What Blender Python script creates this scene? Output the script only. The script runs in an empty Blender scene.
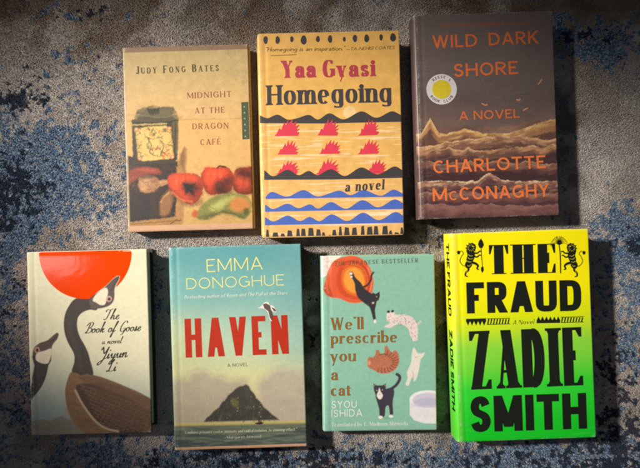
import bpy, math, random
import numpy as np
from mathutils import Vector
from mathutils.geometry import delaunay_2d_cdt

random.seed(7)
rng = np.random.default_rng(11)
SC = bpy.context.scene
COL = SC.collection

# ------------------------------------------------------------------ camera, lamps, exposure
FPX, CAMH = 520.0, 0.600          # focal length in photo pixels, camera height (m)
cam_d = bpy.data.cameras.new('camera')
cam_d.sensor_fit = 'HORIZONTAL'; cam_d.sensor_width = 36.0
cam_d.lens = 36.0 * FPX / 640.0
cam_d.clip_start = 0.01; cam_d.clip_end = 50
cam = bpy.data.objects.new('camera', cam_d); COL.objects.link(cam)
cam.location = (0, 0, CAMH); cam.rotation_euler = (0, 0, 0)
SC.camera = cam

world = bpy.data.worlds.new('World'); SC.world = world; world.use_nodes = True
bg = world.node_tree.nodes['Background']
bg.inputs[0].default_value = (0.80, 0.86, 1.0, 1); bg.inputs[1].default_value = 0.074

def lamp(kind, name, loc, aim, energy, color, **kw):
    d = bpy.data.lights.new(name, kind); d.energy = energy; d.color = color
    for k, v in kw.items(): setattr(d, k, v)
    o = bpy.data.objects.new(name, d); COL.objects.link(o); o.location = loc
    o.rotation_euler = (Vector(aim) - Vector(loc)).to_track_quat('-Z', 'Y').to_euler()
    return o
KEY_AIM = (0.02, -0.022, 0)
key = lamp('SPOT', 'window_light', (-1.72, 0.62, 1.50), KEY_AIM, 415, (1.0, 0.93, 0.83),
     spot_size=math.radians(18.5), spot_blend=0.8, shadow_soft_size=0.085)
key.scale = (0.84, 1.0, 1.0)      # a window taller than the strip of light it throws
lamp('AREA', 'disc_highlight_lamp', (-1.05, -0.10, 1.45), (0, 0, 0), 0.4, (1.0, 0.95, 0.88),
     shape='RECTANGLE', size=0.07, size_y=0.24)  # added lamp, placed so its reflection shows as a highlight on the orange disc
SC.cycles.filter_width = 2.1
SC.view_settings.view_transform = 'Standard'; SC.view_settings.look = 'None'
SC.view_settings.exposure = 0.0; SC.view_settings.gamma = 1.0

# ------------------------------------------------------------------ helpers
def lin(c):
    c = np.asarray(c, float) / 255.0
    return np.where(c <= 0.04045, c / 12.92, ((c + 0.055) / 1.055) ** 2.4)

def new_obj(name, me, parent=None):
    o = bpy.data.objects.new(name, me); COL.objects.link(o)
    if parent is not None: o.parent = parent
    return o

def mesh_np(name, co, quads, loop_n=4):
    me = bpy.data.meshes.new(name)
    co = np.asarray(co, np.float32); quads = np.asarray(quads, np.int32)
    me.vertices.add(len(co)); me.vertices.foreach_set('co', co.ravel())
    me.loops.add(quads.size); me.loops.foreach_set('vertex_index', quads.ravel())
    n = len(quads); me.polygons.add(n)
    me.polygons.foreach_set('loop_start', np.arange(n, dtype=np.int32) * loop_n)
    me.polygons.foreach_set('loop_total', np.full(n, loop_n, np.int32))
    me.polygons.foreach_set('use_smooth', np.ones(n, bool))
    me.update(calc_edges=True)
    return me

def set_cols(me, rgb):
    a = me.color_attributes.new('tint', 'FLOAT_COLOR', 'POINT')
    buf = np.ones((len(me.vertices), 4), np.float32); buf[:, :3] = rgb
    a.data.foreach_set('color', buf.ravel())

def vnoise(x, y, seed=0):
    xi = np.floor(x).astype(np.int64); yi = np.floor(y).astype(np.int64)
    fx = x - xi; fy = y - yi
    fx = fx * fx * (3 - 2 * fx); fy = fy * fy * (3 - 2 * fy)
    def h(a, b):
        n = (a * 374761393 + b * 668265263 + seed * 1442695041) & 0xffffffff
        n = ((n ^ (n >> 13)) * 1274126177) & 0xffffffff
        return ((n ^ (n >> 16)) & 0xffff) / 65535.0
    return ((h(xi, yi) * (1 - fx) + h(xi + 1, yi) * fx) * (1 - fy)
            + (h(xi, yi + 1) * (1 - fx) + h(xi + 1, yi + 1) * fx) * fy)
def fbm(x, y, seed=0, o=4):
    s = 0; a = 0.5; t = 0
    for i in range(o):
        s = s + a * vnoise(x * 2 ** i + 13.7 * i, y * 2 ** i - 7.1 * i, seed + i); t += a; a *= 0.55
    return s / t
def sst(a, b, x):
    t = np.clip((x - a) / (b - a), 0, 1); return t * t * (3 - 2 * t)
def mix(a, b, t): return a + (b - a) * t[..., None]

def catmull(P, closed=False, n=6):
    P = [np.asarray(p, float) for p in P]
    m = len(P); out = []
    rg = range(m) if closed else range(m - 1)
    for i in rg:
        p1, p2 = P[i], P[(i + 1) % m]
        p0 = P[(i - 1) % m] if (closed or i > 0) else 2 * p1 - p2
        p3 = P[(i + 2) % m] if (closed or i < m - 2) else 2 * p2 - p1
        for k in range(n):
            t = k / n
            out.append(0.5 * ((2 * p1) + (-p0 + p2) * t + (2 * p0 - 5 * p1 + 4 * p2 - p3) * t * t
                              + (-p0 + 3 * p1 - 3 * p2 + p3) * t ** 3))
    if not closed: out.append(P[-1])
    return np.array(out)

# ------------------------------------------------------------------ materials
def nt_new(name):
    m = bpy.data.materials.new(name); m.use_nodes = True
    nt = m.node_tree; return m, nt, nt.nodes['Principled BSDF']
def N(nt, t, **kw):
    n = nt.nodes.new(t)
    for k, v in kw.items(): n.inputs[k].default_value = v
    return n
def mottled(nt, src_socket, bsdf, scale, amt, detail=4):
    """multiply a base colour by a faint real-surface mottling"""
    tc = nt.nodes.new('ShaderNodeTexCoord')
    no = N(nt, 'ShaderNodeTexNoise', Scale=scale, Detail=detail)
    nt.links.new(tc.outputs['Object'], no.inputs['Vector'])
    mr = N(nt, 'ShaderNodeMapRange'); mr.inputs['To Min'].default_value = 1 - amt; mr.inputs['To Max'].default_value = 1 + amt
    mr.inputs['From Min'].default_value = .25; mr.inputs['From Max'].default_value = .75
    nt.links.new(no.outputs['Fac'], mr.inputs['Value'])
    vm = nt.nodes.new('ShaderNodeVectorMath'); vm.operation = 'SCALE'
    nt.links.new(src_socket, vm.inputs[0]); nt.links.new(mr.outputs[0], vm.inputs['Scale'])
    nt.links.new(vm.outputs[0], bsdf.inputs['Base Color'])
    return tc
def mat_paper_attr(name, rough=0.45, spec=0.4, coat=0.0, bump=0.15, mscale=260, mot=.06):
    m, nt, b = nt_new(name)
    at = nt.nodes.new('ShaderNodeAttribute'); at.attribute_name = 'tint'
    tc = mottled(nt, at.outputs['Color'], b, mscale, mot)
    b.inputs['Specular IOR Level'].default_value = spec
    b.inputs['Coat Weight'].default_value = coat; b.inputs['Coat Roughness'].default_value = 0.3
    n2 = N(nt, 'ShaderNodeTexNoise', Scale=28.0, Detail=5.0)
    nt.links.new(tc.outputs['Object'], n2.inputs['Vector'])
    mr = N(nt, 'ShaderNodeMapRange'); mr.inputs['To Min'].default_value = rough - .1; mr.inputs['To Max'].default_value = rough + .12
    nt.links.new(n2.outputs['Fac'], mr.inputs['Value']); nt.links.new(mr.outputs[0], b.inputs['Roughness'])
    n3 = N(nt, 'ShaderNodeTexNoise', Scale=900.0, Detail=3.0); nt.links.new(tc.outputs['Object'], n3.inputs['Vector'])
    bp = N(nt, 'ShaderNodeBump', Strength=bump, Distance=0.0004)
    nt.links.new(n3.outputs['Fac'], bp.inputs['Height']); nt.links.new(bp.outputs[0], b.inputs['Normal'])
    return m
def inpoly(p, P):
    r = False
    for i in range(len(P)):
        (x0, y0), (x1, y1) = P[i], P[(i + 1) % len(P)]
        if (y0 > p[1]) != (y1 > p[1]) and p[0] < x0 + (p[1] - y0) * (x1 - x0) / (y1 - y0): r = not r
    return r
_ink = {}
def ink(rgb, rough=0.5, metal=0.0, spec=0.35, wear=.08):
    key = (tuple(rgb), rough, metal)
    if key in _ink: return _ink[key]
    m, nt, b = nt_new('ink_%02x%02x%02x' % tuple(int(v) for v in rgb))
    c = N(nt, 'ShaderNodeRGB') if False else nt.nodes.new('ShaderNodeRGB')
    c.outputs[0].default_value = (*lin(rgb), 1)
    mottled(nt, c.outputs[0], b, 180, wear, 5)
    b.inputs['Roughness'].default_value = rough; b.inputs['Metallic'].default_value = metal
    b.inputs['Specular IOR Level'].default_value = spec
    _ink[key] = m; return m
def mat_pages():
    m, nt, b = nt_new('page_edges')
    tc = nt.nodes.new('ShaderNodeTexCoord')
    mp = nt.nodes.new('ShaderNodeMapping'); mp.inputs['Scale'].default_value = (20, 20, 5200)
    nt.links.new(tc.outputs['Object'], mp.inputs[0])
    no = N(nt, 'ShaderNodeTexNoise', Scale=1.0, Detail=2.0); nt.links.new(mp.outputs[0], no.inputs['Vector'])
    cr = nt.nodes.new('ShaderNodeValToRGB')
    cr.color_ramp.elements[0].color = (*lin((150, 132, 100)), 1); cr.color_ramp.elements[0].position = .3
    cr.color_ramp.elements[1].color = (*lin((226, 214, 186)), 1); cr.color_ramp.elements[1].position = .65
    nt.links.new(no.outputs['Fac'], cr.inputs[0]); nt.links.new(cr.outputs[0], b.inputs['Base Color'])
    b.inputs['Roughness'].default_value = .85
    bp = N(nt, 'ShaderNodeBump', Strength=.6, Distance=.0003); nt.links.new(no.outputs['Fac'], bp.inputs['Height'])
    nt.links.new(bp.outputs[0], b.inputs['Normal'])
    return m
PAGES = mat_pages()

# ------------------------------------------------------------------ stroke lettering
GC = {  # capitals, box 0..100.  A arc, L line with feet, l line, T thin, K thick, S curve, D dot (lower case = no foot)
'A': (72, 'T 0,0 50,100;K 50,100 100,0;t 16,28 84,28'),
'B': (58, 'L 0,0 0,100;l 0,100 45,100;A 45,76 44,24 90,-90;l 0,52 50,52;A 48,26 52,26 90,-90;l 0,0 50,0'),
'C': (66, 'A 54,50 54,50 48,312'),
'D': (68, 'L 0,0 0,100;l 0,100 38,100;A 38,50 62,50 90,-90;l 0,0 38,0'),
'E': (50, 'L 0,0 0,100;L 0,100 100,100;L 0,52 84,52;L 0,0 100,0'),
'F': (48, 'L 0,0 0,100;L 0,100 100,100;L 0,50 84,50'),
'G': (72, 'A 52,50 52,50 48,335;l 100,46 100,8;l 60,46 100,46'),
'H': (68, 'L 0,0 0,100;L 100,0 100,100;l 0,52 100,52'),
'I': (0, 'L 0,0 0,100'),
'J': (34, 'L 100,100 100,22;A 45,22 55,22 0,-160'),
'K': (62, 'L 0,0 0,100;T 4,42 100,100;K 30,58 100,0'),
'L': (46, 'L 0,0 0,100;L 0,0 100,0'),
'M': (86, 'T 0,0 0,100;K 0,100 50,12;T 50,12 100,100;L 100,100 100,0'),
'N': (70, 'T 0,0 0,100;K 0,100 100,0;T 100,0 100,100'),
'O': (78, 'A 50,50 50,50 0,360'),
'P': (54, 'L 0,0 0,100;l 0,100 48,100;A 48,73 52,27 90,-90;l 0,46 48,46'),
'Q': (78, 'A 50,50 50,50 0,360;K 55,25 100,-8'),
'R': (60, 'L 0,0 0,100;l 0,100 45,100;A 45,74 50,26 90,-90;l 0,48 45,48;K 42,48 100,0'),
'S': (52, 'S 94,80 78,96 48,100 16,93 4,74 18,58 50,50 84,41 97,24 82,6 50,0 18,4 2,20'),
'T': (60, 'L 50,0 50,100;L 0,100 100,100'),
'U': (66, 'L 0,100 0,32;A 50,32 50,32 180,360;T 100,32 100,100'),
'V': (70, 'K 0,100 50,0;T 50,0 100,100'),
'W': (104, 'K 0,100 27,0;T 27,0 50,100;K 50,100 73,0;T 73,0 100,100'),
'X': (64, 'K 0,100 100,0;T 0,0 100,100'),
'Y': (66, 'K 0,100 50,48;T 50,48 100,100;L 50,0 50,48'),
'Z': (58, 'L 0,100 100,100;k 98,100 2,0;L 0,0 100,0'),
}
GC['\u00c9'] = (50, GC['E'][1] + ';t 40,114 75,132')
GL = {  # lower case: 0 baseline, 100 x-height, 200 ascender, -100 descender
'a': (46, 's 8,76 30,98 62,100 92,84 95,50;L 96,60 96,0;s 94,60 45,54 8,42 2,20 22,1 52,2 94,26'),
'b': (48, 'L 0,200 0,0;A 50,50 50,50 0,360'),
'c': (44, 'A 54,50 54,50 48,312'),
'd': (48, 'L 100,200 100,0;A 50,50 50,50 0,360'),
'e': (46, 't 2,52 96,52;A 50,50 50,50 4,316'),
'f': (28, 's 110,180 86,199 52,192 40,150;L 40,150 40,0;l 0,100 90,100'),
'g': (48, 'l 100,100 100,-40;A 50,50 50,50 0,360;s 100,-40 84,-88 46,-98 6,-80'),
'h': (46, 'L 0,200 0,0;s 0,62 26,94 60,100 94,88 100,52;L 100,56 100,0'),
'i': (0, 'L 0,100 0,0;D 0,152'),
'j': (14, 'l 100,100 100,-60;s 100,-50 60,-98 0,-88;D 100,152'),
'k': (46, 'L 0,200 0,0;T 0,38 92,100;K 34,58 100,0'),
'l': (0, 'L 0,200 0,0'),
'm': (84, 'L 0,100 0,0;s 0,62 14,92 30,100 46,88 50,52;L 50,56 50,0;s 50,62 64,92 80,100 96,88 100,52;L 100,56 100,0'),
'n': (46, 'L 0,100 0,0;s 0,62 26,94 60,100 94,88 100,52;L 100,56 100,0'),
'o': (50, 'A 50,50 50,50 0,360'),
'p': (48, 'L 0,100 0,-100;A 50,50 50,50 0,360'),
'q': (48, 'L 100,100 100,-100;A 50,50 50,50 0,360'),
'r': (30, 'L 0,100 0,0;s 0,56 24,90 58,102 100,92'),
's': (38, 'S 92,80 72,97 46,100 16,92 6,75 22,58 52,50 84,40 96,24 80,5 50,0 18,4 2,22'),
't': (28, 'l 36,150 36,26;s 36,30 44,4 70,0 102,14;l -25,100 104,100'),
'u': (46, 'L 0,100 0,44;s 0,46 6,12 40,0 76,8 100,40;L 100,100 100,0'),
'v': (46, 'K 0,100 50,0;T 50,0 100,100'),
'w': (72, 'K 0,100 27,0;T 27,0 50,100;K 50,100 73,0;T 73,0 100,100'),
'x': (46, 'K 0,100 100,0;T 0,0 100,100'),
'y': (48, 'K 0,100 52,0;T 100,100 52,0;t 52,0 20,-100'),
'z': (42, 'L 0,100 100,100;k 98,100 2,0;L 0,0 100,0'),
'.': (0, 'D 0,6'), ',': (4, 'D 50,6;t 50,4 0,-34'), "'": (0, 'k 0,205 0,165'), '"': (16, 'k 0,205 0,165;k 100,205 100,165'),
'-': (28, 'l 0,58 100,58'), '\u2014': (70, 'l 0,58 100,58'), ':': (0, 'D 0,10;D 0,90'), ';': (4, 'D 50,88;D 50,6;t 50,4 0,-34'),
'\u00e9': (46, 't 2,52 96,52;A 50,50 50,50 4,316;t 40,130 80,160'),
}

GS = {  # running hand: every letter leads into the next
'h': (44, 's 0,20 40,140 58,200 42,205 30,140 12,0;s 12,10 35,84 62,96 68,66 66,14 82,2 112,30'),
'e': (30, 's -10,25 40,45 78,72 66,99 34,96 12,56 24,8 60,0 115,35'),
'o': (36, 's 58,98 16,86 4,36 32,0 72,12 84,64 60,98 44,82 78,76 112,84'),
'k': (40, 's 0,20 40,140 58,200 42,205 30,140 12,0;s 18,40 60,90 80,92 66,60 26,48 52,40 72,0 112,26'),
'f': (34, 's -10,10 40,100 96,196 76,206 48,140 16,-60 -2,-98 -12,-70 24,-10 100,40'),
's': (26, 's -10,15 34,60 50,108 62,58 54,8 22,0 8,18;s 54,8 80,8 112,40'),
'a': (36, 's 76,84 40,100 8,62 12,8 48,8 76,84 70,20 84,0 112,30'),
'n': (40, 's -8,50 14,98 20,60 8,0;s 10,14 40,86 66,98 68,60 66,12 82,0 112,30'),
'v': (36, 's -8,60 18,98 28,60 36,2 62,40 80,98 112,84'),
'l': (22, 's 0,20 50,140 74,200 50,206 24,120 14,20 40,0 110,30'),
'i': (18, 's -10,30 34,98 26,40 34,4 60,6 112,30;D 56,150'),
'y': (38, 's -8,50 18,98 20,40 34,6 62,24 84,98;s 84,98 64,0 36,-88 6,-96 14,-56 70,-6 112,30'),
'u': (38, 's -8,50 18,98 18,34 32,2 62,22 82,98 76,24 88,2 112,30'),
'T': (50, 's -5,160 10,198 60,192 120,208;s 72,194 58,110 40,30 10,0 -10,22'),
'B': (56, 's 44,196 30,90 12,0 -12,6;s -14,150 24,200 78,206 98,172 70,122 38,108;s 38,108 88,106 100,54 62,2 10,2 -6,30'),
'G': (56, 's 98,168 80,206 34,184 2,100 14,14 54,0 88,50;s 44,72 96,76 86,10 60,-50 30,-60'),
'Y': (52, 's -4,160 14,204 32,150 54,108 100,204;s 100,204 72,60 34,-62 -4,-96 -8,-60 50,-14 112,30'),
'L': (48, 's 40,150 78,200 60,206 44,130 26,24 0,0 -10,18 20,26 62,2 112,24'),
}

def clip_poly(poly, axis, lo, hi):
    for sgn, lim in ((1, lo), (-1, hi)):
        out = []; n = len(poly)
        for i in range(n):
            a, b = poly[i], poly[(i + 1) % n]
            da, db = sgn * (a[axis] - lim), sgn * (b[axis] - lim)
            if da >= 0: out.append(a)
            if (da < 0) != (db < 0):
                t = da / (da - db); out.append(a + (b - a) * t)
        poly = out
        if len(poly) < 3: return []
    return poly

def ribbon(P, hw):
    """quads along a centre line with half widths"""
    P = np.asarray(P, float); n = len(P)
    d = np.gradient(P, axis=0); d /= (np.linalg.norm(d, axis=1)[:, None] + 1e-9)
    nr = np.stack([-d[:, 1], d[:, 0]], 1); hw = np.broadcast_to(hw, (n,))
    Lf = P + nr * hw[:, None]; Rt = P - nr * hw[:, None]
    return [[Rt[i], Rt[i + 1], Lf[i + 1], Lf[i]] for i in range(n - 1)]

def seg_dist(p, a, b):
    ab = b - a; t = np.clip(np.dot(p - a, ab) / (np.dot(ab, ab) + 1e-9), 0, 1)
    return np.linalg.norm(p - a - ab * t)

def glyph(ch, H, k, st):
    """list of convex polygons (y up, pen at 0) and ink width, units = photo pixels"""
    thick, thin = st['thick'] * H, st['thin'] * H
    scr = st.get('script') and ch in GS
    low = ch in GL or bool(scr)
    wf, src = GS[ch] if scr else (GL[ch] if low else GC[ch])
    w = thick + wf / 100 * H * k * (1.06 if low else 1.0)
    xh, de = st.get('xh', .66) * H, st.get('desc', .30) * H
    def mx(x): return thick / 2 + x / 100 * (w - thick)
    def my(y):
        if not low: return thin / 2 + y / 100 * (H - thin)
        if y < 0: return thin / 2 + y / 100 * de
        if y <= 100: return thin / 2 + y / 100 * (xh - thin)
        return xh - thin / 2 + (y - 100) / 100 * (H - xh)
    strokes = []
    for s in src.split(';'):
        code, *nums = s.split()
        pts = [tuple(float(v) for v in q.split(',')) for q in nums]
        if code == 'A':
            (cx, cy), (rx, ry), (a0, a1) = pts
            n = max(6, int(abs(a1 - a0) / 13)); sq = st.get('sq', 1.0)
            P = []
            for i in range(n + 1):
                a = math.radians(a0 + (a1 - a0) * i / n); c, q = math.cos(a), math.sin(a)
                c = math.copysign(abs(c) ** sq, c); q = math.copysign(abs(q) ** sq, q)
                P.append((mx(cx + rx * c), my(cy + ry * q)))
            strokes.append((code, np.array(P), pts))
        elif code in 'Ss':
            strokes.append((code, catmull([(mx(x), my(y)) for x, y in pts], n=5), pts))
        else:
            strokes.append((code, np.array([(mx(x), my(y)) for x, y in pts]), pts))
    polys = []; sl, sth = st.get('serif', 0) * H, st.get('sth', .05) * H
    for i, (code, P, raw) in enumerate(strokes):
        if code == 'D':
            r = max(thick * .56, H * .05)
            polys.append([P[0] + r * np.array([math.cos(a), math.sin(a)]) for a in np.linspace(0, 2 * math.pi, 11)[:-1]])
            continue
        if code in 'ASs':
            d = np.gradient(P, axis=0); d /= (np.linalg.norm(d, axis=1)[:, None] + 1e-9)
            ww = thin + (thick - thin) * np.abs(d[:, 1]) ** 1.6
            if code == 'A' and abs(raw[2][1] - raw[2][0]) >= 359:    # closed ring
                d[0] = d[-1] = (0, 1) if raw[2][1] > 0 else (0, -1)
            nr = np.stack([-d[:, 1], d[:, 0]], 1) * ww[:, None] / 2
            Lf, Rt = P + nr, P - nr
            polys += [[Rt[j], Rt[j + 1], Lf[j + 1], Lf[j]] for j in range(len(P) - 1)]
            if st.get('ball') and code != 'A' and low:
                r = thick * .55; c = P[0]
                if ch in 'afr' or ch == 'c':
                    e = P[0] if ch != 'r' else P[-1]
                    polys.append([e + r * np.array([math.cos(a), math.sin(a)]) for a in np.linspace(0, 2 * math.pi, 11)[:-1]])
            if sl and code == 'S' or (sl and code == 'A' and ch in 'CGc' and not low):
                for e in ((0, -1) if ch in 'Ss' else (0,)):      # beaks on S, C and G
                    x, y = P[e]; sh = st.get('beak', .16) * H; q = thin * .8
                    s_ = 1 if e == 0 else -1
                    polys.append([np.array(v) for v in ((x - q, y - sh * .55), (x + q, y - sh * .55), (x + q, y + sh * .5), (x - q, y + sh * .5))])
            continue
        horiz0 = abs(raw[0][1] - raw[-1][1]) < 12
        if not horiz0:      # upright and slanting strokes run the full height
            full = lambda y: (y / 100 * H if not low else (y / 100 * de if y < 0 else (y / 100 * xh if y <= 100 else xh + (y - 100) / 100 * (H - xh))))
            P = np.array([(mx(x), full(y)) for x, y in raw])
        a, b = P[0], P[-1]; d = (b - a) / (np.linalg.norm(b - a) + 1e-9)
        if code in 'Tt': wd = thin if st.get('contrast', True) else thick
        elif code in 'Kk': wd = thick
        else: wd = thin + (thick - thin) * abs(d[1]) ** 1.6
        ext = max(thick, thin) * 1.2; horiz = horiz0
        ea, eb = a - d * ext, b + d * ext
        if horiz and wd / 2 > 0:
            x0, x1 = min(a[0], b[0]), max(a[0], b[0])
            e2 = thick / 2 if st.get('serif') or True else 0
            # ends that touch a crossing stroke stay, free ends reach the box edge
            lo_ = x0 - (e2 if min(raw[0][0], raw[-1][0]) <= 0 else 0); hi_ = x1 + (e2 if max(raw[0][0], raw[-1][0]) >= 100 else 0)
            nr = np.array([-d[1], d[0]]) * wd / 2; cl = (0, lo_, hi_)
        else:
            y0, y1 = min(a[1], b[1]), max(a[1], b[1]); nr = np.array([-d[1], d[0]]) * wd / 2
            cl = (1, y0, y1)
        L = np.linalg.norm(eb - ea); m = max(1, int(L / 4.0))
        for j in range(m):
            p, q = ea + (eb - ea) * j / m, ea + (eb - ea) * (j + 1) / m
            pl = clip_poly([p - nr, q - nr, q + nr, p + nr], *cl)
            if not low and len(pl) > 2: pl = clip_poly(pl, 0, -.02 * H, w + .02 * H)
            if len(pl) > 2: polys.append(pl)
        if sl and code in 'LTK':
            for e, oth in ((P[0], P[-1]), (P[-1], P[0])):
                near = min([min(seg_dist(e, Q[j], Q[j + 1]) for j in range(len(Q) - 1)) for jj, (c2, Q, _) in enumerate(strokes)
                            if jj != i and c2 != 'D'] or [99])
                if near < H * .07: continue
                x, y = e
                if horiz:
                    if not (raw[0][0] in (0, 100) or raw[-1][0] in (84, 100)): continue
                    sh = st.get('arm', .2) * H; q = st.get('armw', .035) * H
                    xe = x + (thick / 2 if x > oth[0] else -thick / 2) * (1 if raw[-1][0] >= 100 or raw[0][0] <= 0 and x < oth[0] else 0)
                    ins = -q * 2 if x > oth[0] else q * 2
                    if y > H * .8 and not low or (low and y > xh * .7): yy = (y + thin / 2, y - sh)
                    elif y < H * .2: yy = (y - thin / 2, y + sh)
                    else: yy = (y - sh * .6, y + sh * .6)
                    polys.append([np.array(v) for v in ((xe, yy[0]), (xe, yy[1]), (xe + ins * .6, yy[1]), (xe + ins * 1.6, yy[0]))])
                else:
                    up = y > oth[1]; ye = y
                    xx = x + d[0] / (abs(d[1]) + 1e-6) * (1 if (b[1] > a[1]) == up else -1) * 0
                    hw = wd / 2 + sl; y2 = ye - sth if up else ye + sth
                    lft = hw
                    rgt = hw
                    if low and up and not (ch in 'vwxy'): rgt = wd / 2
                    br = st.get('bracket', 0) * H
                    polys.append([np.array(v) for v in ((xx - lft, ye), (xx + rgt, ye), (xx + rgt, y2), (xx - lft, y2))])
                    if br:
                        y3 = y2 - br if up else y2 + br
                        polys.append([np.array(v) for v in ((xx - lft * .8, y2), (xx + rgt * .8, y2), (xx + wd * .5, y3), (xx - wd * .5, y3))])
    sn = st.get('slant', 0)
    out = []
    for pl in polys:
        q = np.array(pl)
        if sn: q[:, 0] += q[:, 1] * sn
        ar = np.sum(q[:, 0] * np.roll(q[:, 1], -1) - np.roll(q[:, 0], -1) * q[:, 1])
        if abs(ar) < 1e-4: continue
        out.append(q if ar > 0 else q[::-1])
    return out, w

def union(polys):
    vs = []; fs = []
    for pl in polys:
        fs.append(list(range(len(vs), len(vs) + len(pl)))); vs += [Vector((float(p[0]), float(p[1]))) for p in pl]
    r = delaunay_2d_cdt(vs, [], fs, 0, 1e-5)
    v = np.array([(p[0], p[1]) for p in r[0]]); F = np.array([f for f in r[2] if len(f) == 3])
    c = v[F].mean(1); x, y = c[:, 0], c[:, 1]; ok = np.zeros(len(F), bool)
    for pl in polys:
        P = np.asarray(pl); m = (x > P[:, 0].min()) & (x < P[:, 0].max()) & (y > P[:, 1].min()) & (y < P[:, 1].max()) & ~ok
        if not m.any(): continue
        xm, ym = x[m], y[m]; ins = np.zeros(len(xm), bool)
        for i in range(len(P)):
            x0, y0 = P[i]; x1, y1 = P[(i + 1) % len(P)]
            if y0 == y1: continue
            ins ^= ((y0 > ym) != (y1 > ym)) & (xm < x0 + (ym - y0) * (x1 - x0) / (y1 - y0))
        ok[np.nonzero(m)[0][ins]] = True
    used = np.unique(F[ok]); rm = {int(a): i for i, a in enumerate(used)}
    return v[used], [tuple(rm[int(a)] for a in f) for f in F[ok]]

def layout(s, H, total, st):
    """natural widths fitted to a total width -> list of (char, x, k)"""
    T = st['thick'] * H; tr = st.get('track', .12) * H; sp = st.get('space', .32) * H
    gl = 0; fixed = 0
    for i, c in enumerate(s):
        if c == ' ': fixed += sp; continue
        hh = 1.0; caps = st.get('smallcaps', 0)
        if caps and i > 0 and s[i - 1] != ' ': hh = caps
        wf = GS[c][0] * 1.06 if (st.get('script') and c in GS) else (GL[c][0] * 1.06 if c in GL else GC[c][0])
        gl += wf / 100 * H * hh; fixed += T * hh + (tr if i < len(s) - 1 else 0)
    k = (total - fixed) / max(gl, 1e-6) if total else 1.0
    k = max(k, .14)
    return k, tr, sp

ST = dict(
 sans=dict(thick=.115, thin=.105, contrast=False, track=.20, space=.45),
 sans_b=dict(thick=.165, thin=.145, contrast=False, track=.17, space=.45),
 sans_l=dict(thick=.085, thin=.075, contrast=False, track=.2, space=.45),
 cond=dict(thick=.165, thin=.14, contrast=False, track=.14, sq=.8),
 caps=dict(thick=.15, thin=.06, serif=.07, sth=.05, track=.3, space=.5, arm=.14),
 caps_s=dict(thick=.17, thin=.06, serif=.08, sth=.055, track=.3, space=.6, arm=.14, smallcaps=.8),
 gold=dict(thick=.152, thin=.06, serif=.04, sth=.045, track=.145, xh=.62, desc=.34, ball=True, bracket=.05, arm=.15),
 ital=dict(thick=.14, thin=.075, contrast=True, track=.13, space=.32, slant=.26, xh=.62),
 serif_t=dict(thick=.15, thin=.07, serif=.07, sth=.05, track=.16, space=.36, xh=.62),
 hand=dict(thick=.105, thin=.045, track=-.035, space=.34, slant=.36, xh=.44, desc=.5, script=True),
 scrawl=dict(thick=.13, thin=.10, track=.12, space=.5, slant=.3, xh=.55, desc=.4),
 fat=dict(thick=.33, thin=.035, serif=.085, sth=.035, track=.15, arm=.30, armw=.045),
 block=dict(thick=.255, thin=.20, contrast=False, track=.09, sq=.62),
 wedge=dict(thick=.175, thin=.05, serif=.05, sth=.045, track=.07, arm=.14, armw=.04, bracket=.05),
 smith=dict(thick=.235, thin=.21, contrast=False, track=.085, sq=.6),
 frak=dict(thick=.24, thin=.07, serif=.055, sth=.07, track=.11, xh=.66, desc=.26, ball=True, sq=.85, bracket=.06, space=.34, arm=.2),
 home=dict(thick=.215, thin=.075, serif=.075, sth=.06, track=.10, xh=.72, desc=.22, ball=True, bracket=.07, sq=.9, space=.3, arm=.2),
 nov=dict(thick=.2, thin=.07, serif=.06, sth=.05, track=.14, xh=.66, slant=.12, space=.4),
)

# ------------------------------------------------------------------ book
def homography(src, dst):
    A = []; B = []
    for (x, y), (u, v) in zip(src, dst):
        A.append([x, y, 1, 0, 0, 0, -u * x, -u * y]); B.append(u)
        A.append([0, 0, 0, x, y, 1, -v * x, -v * y]); B.append(v)
    h = np.linalg.solve(np.array(A), np.array(B)); return np.append(h, 1).reshape(3, 3)
def happly(Hm, x, y):
    d = Hm[2, 0] * x + Hm[2, 1] * y + Hm[2, 2]
    return (Hm[0, 0] * x + Hm[0, 1] * y + Hm[0, 2]) / d, (Hm[1, 0] * x + Hm[1, 1] * y + Hm[1, 2]) / d

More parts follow.
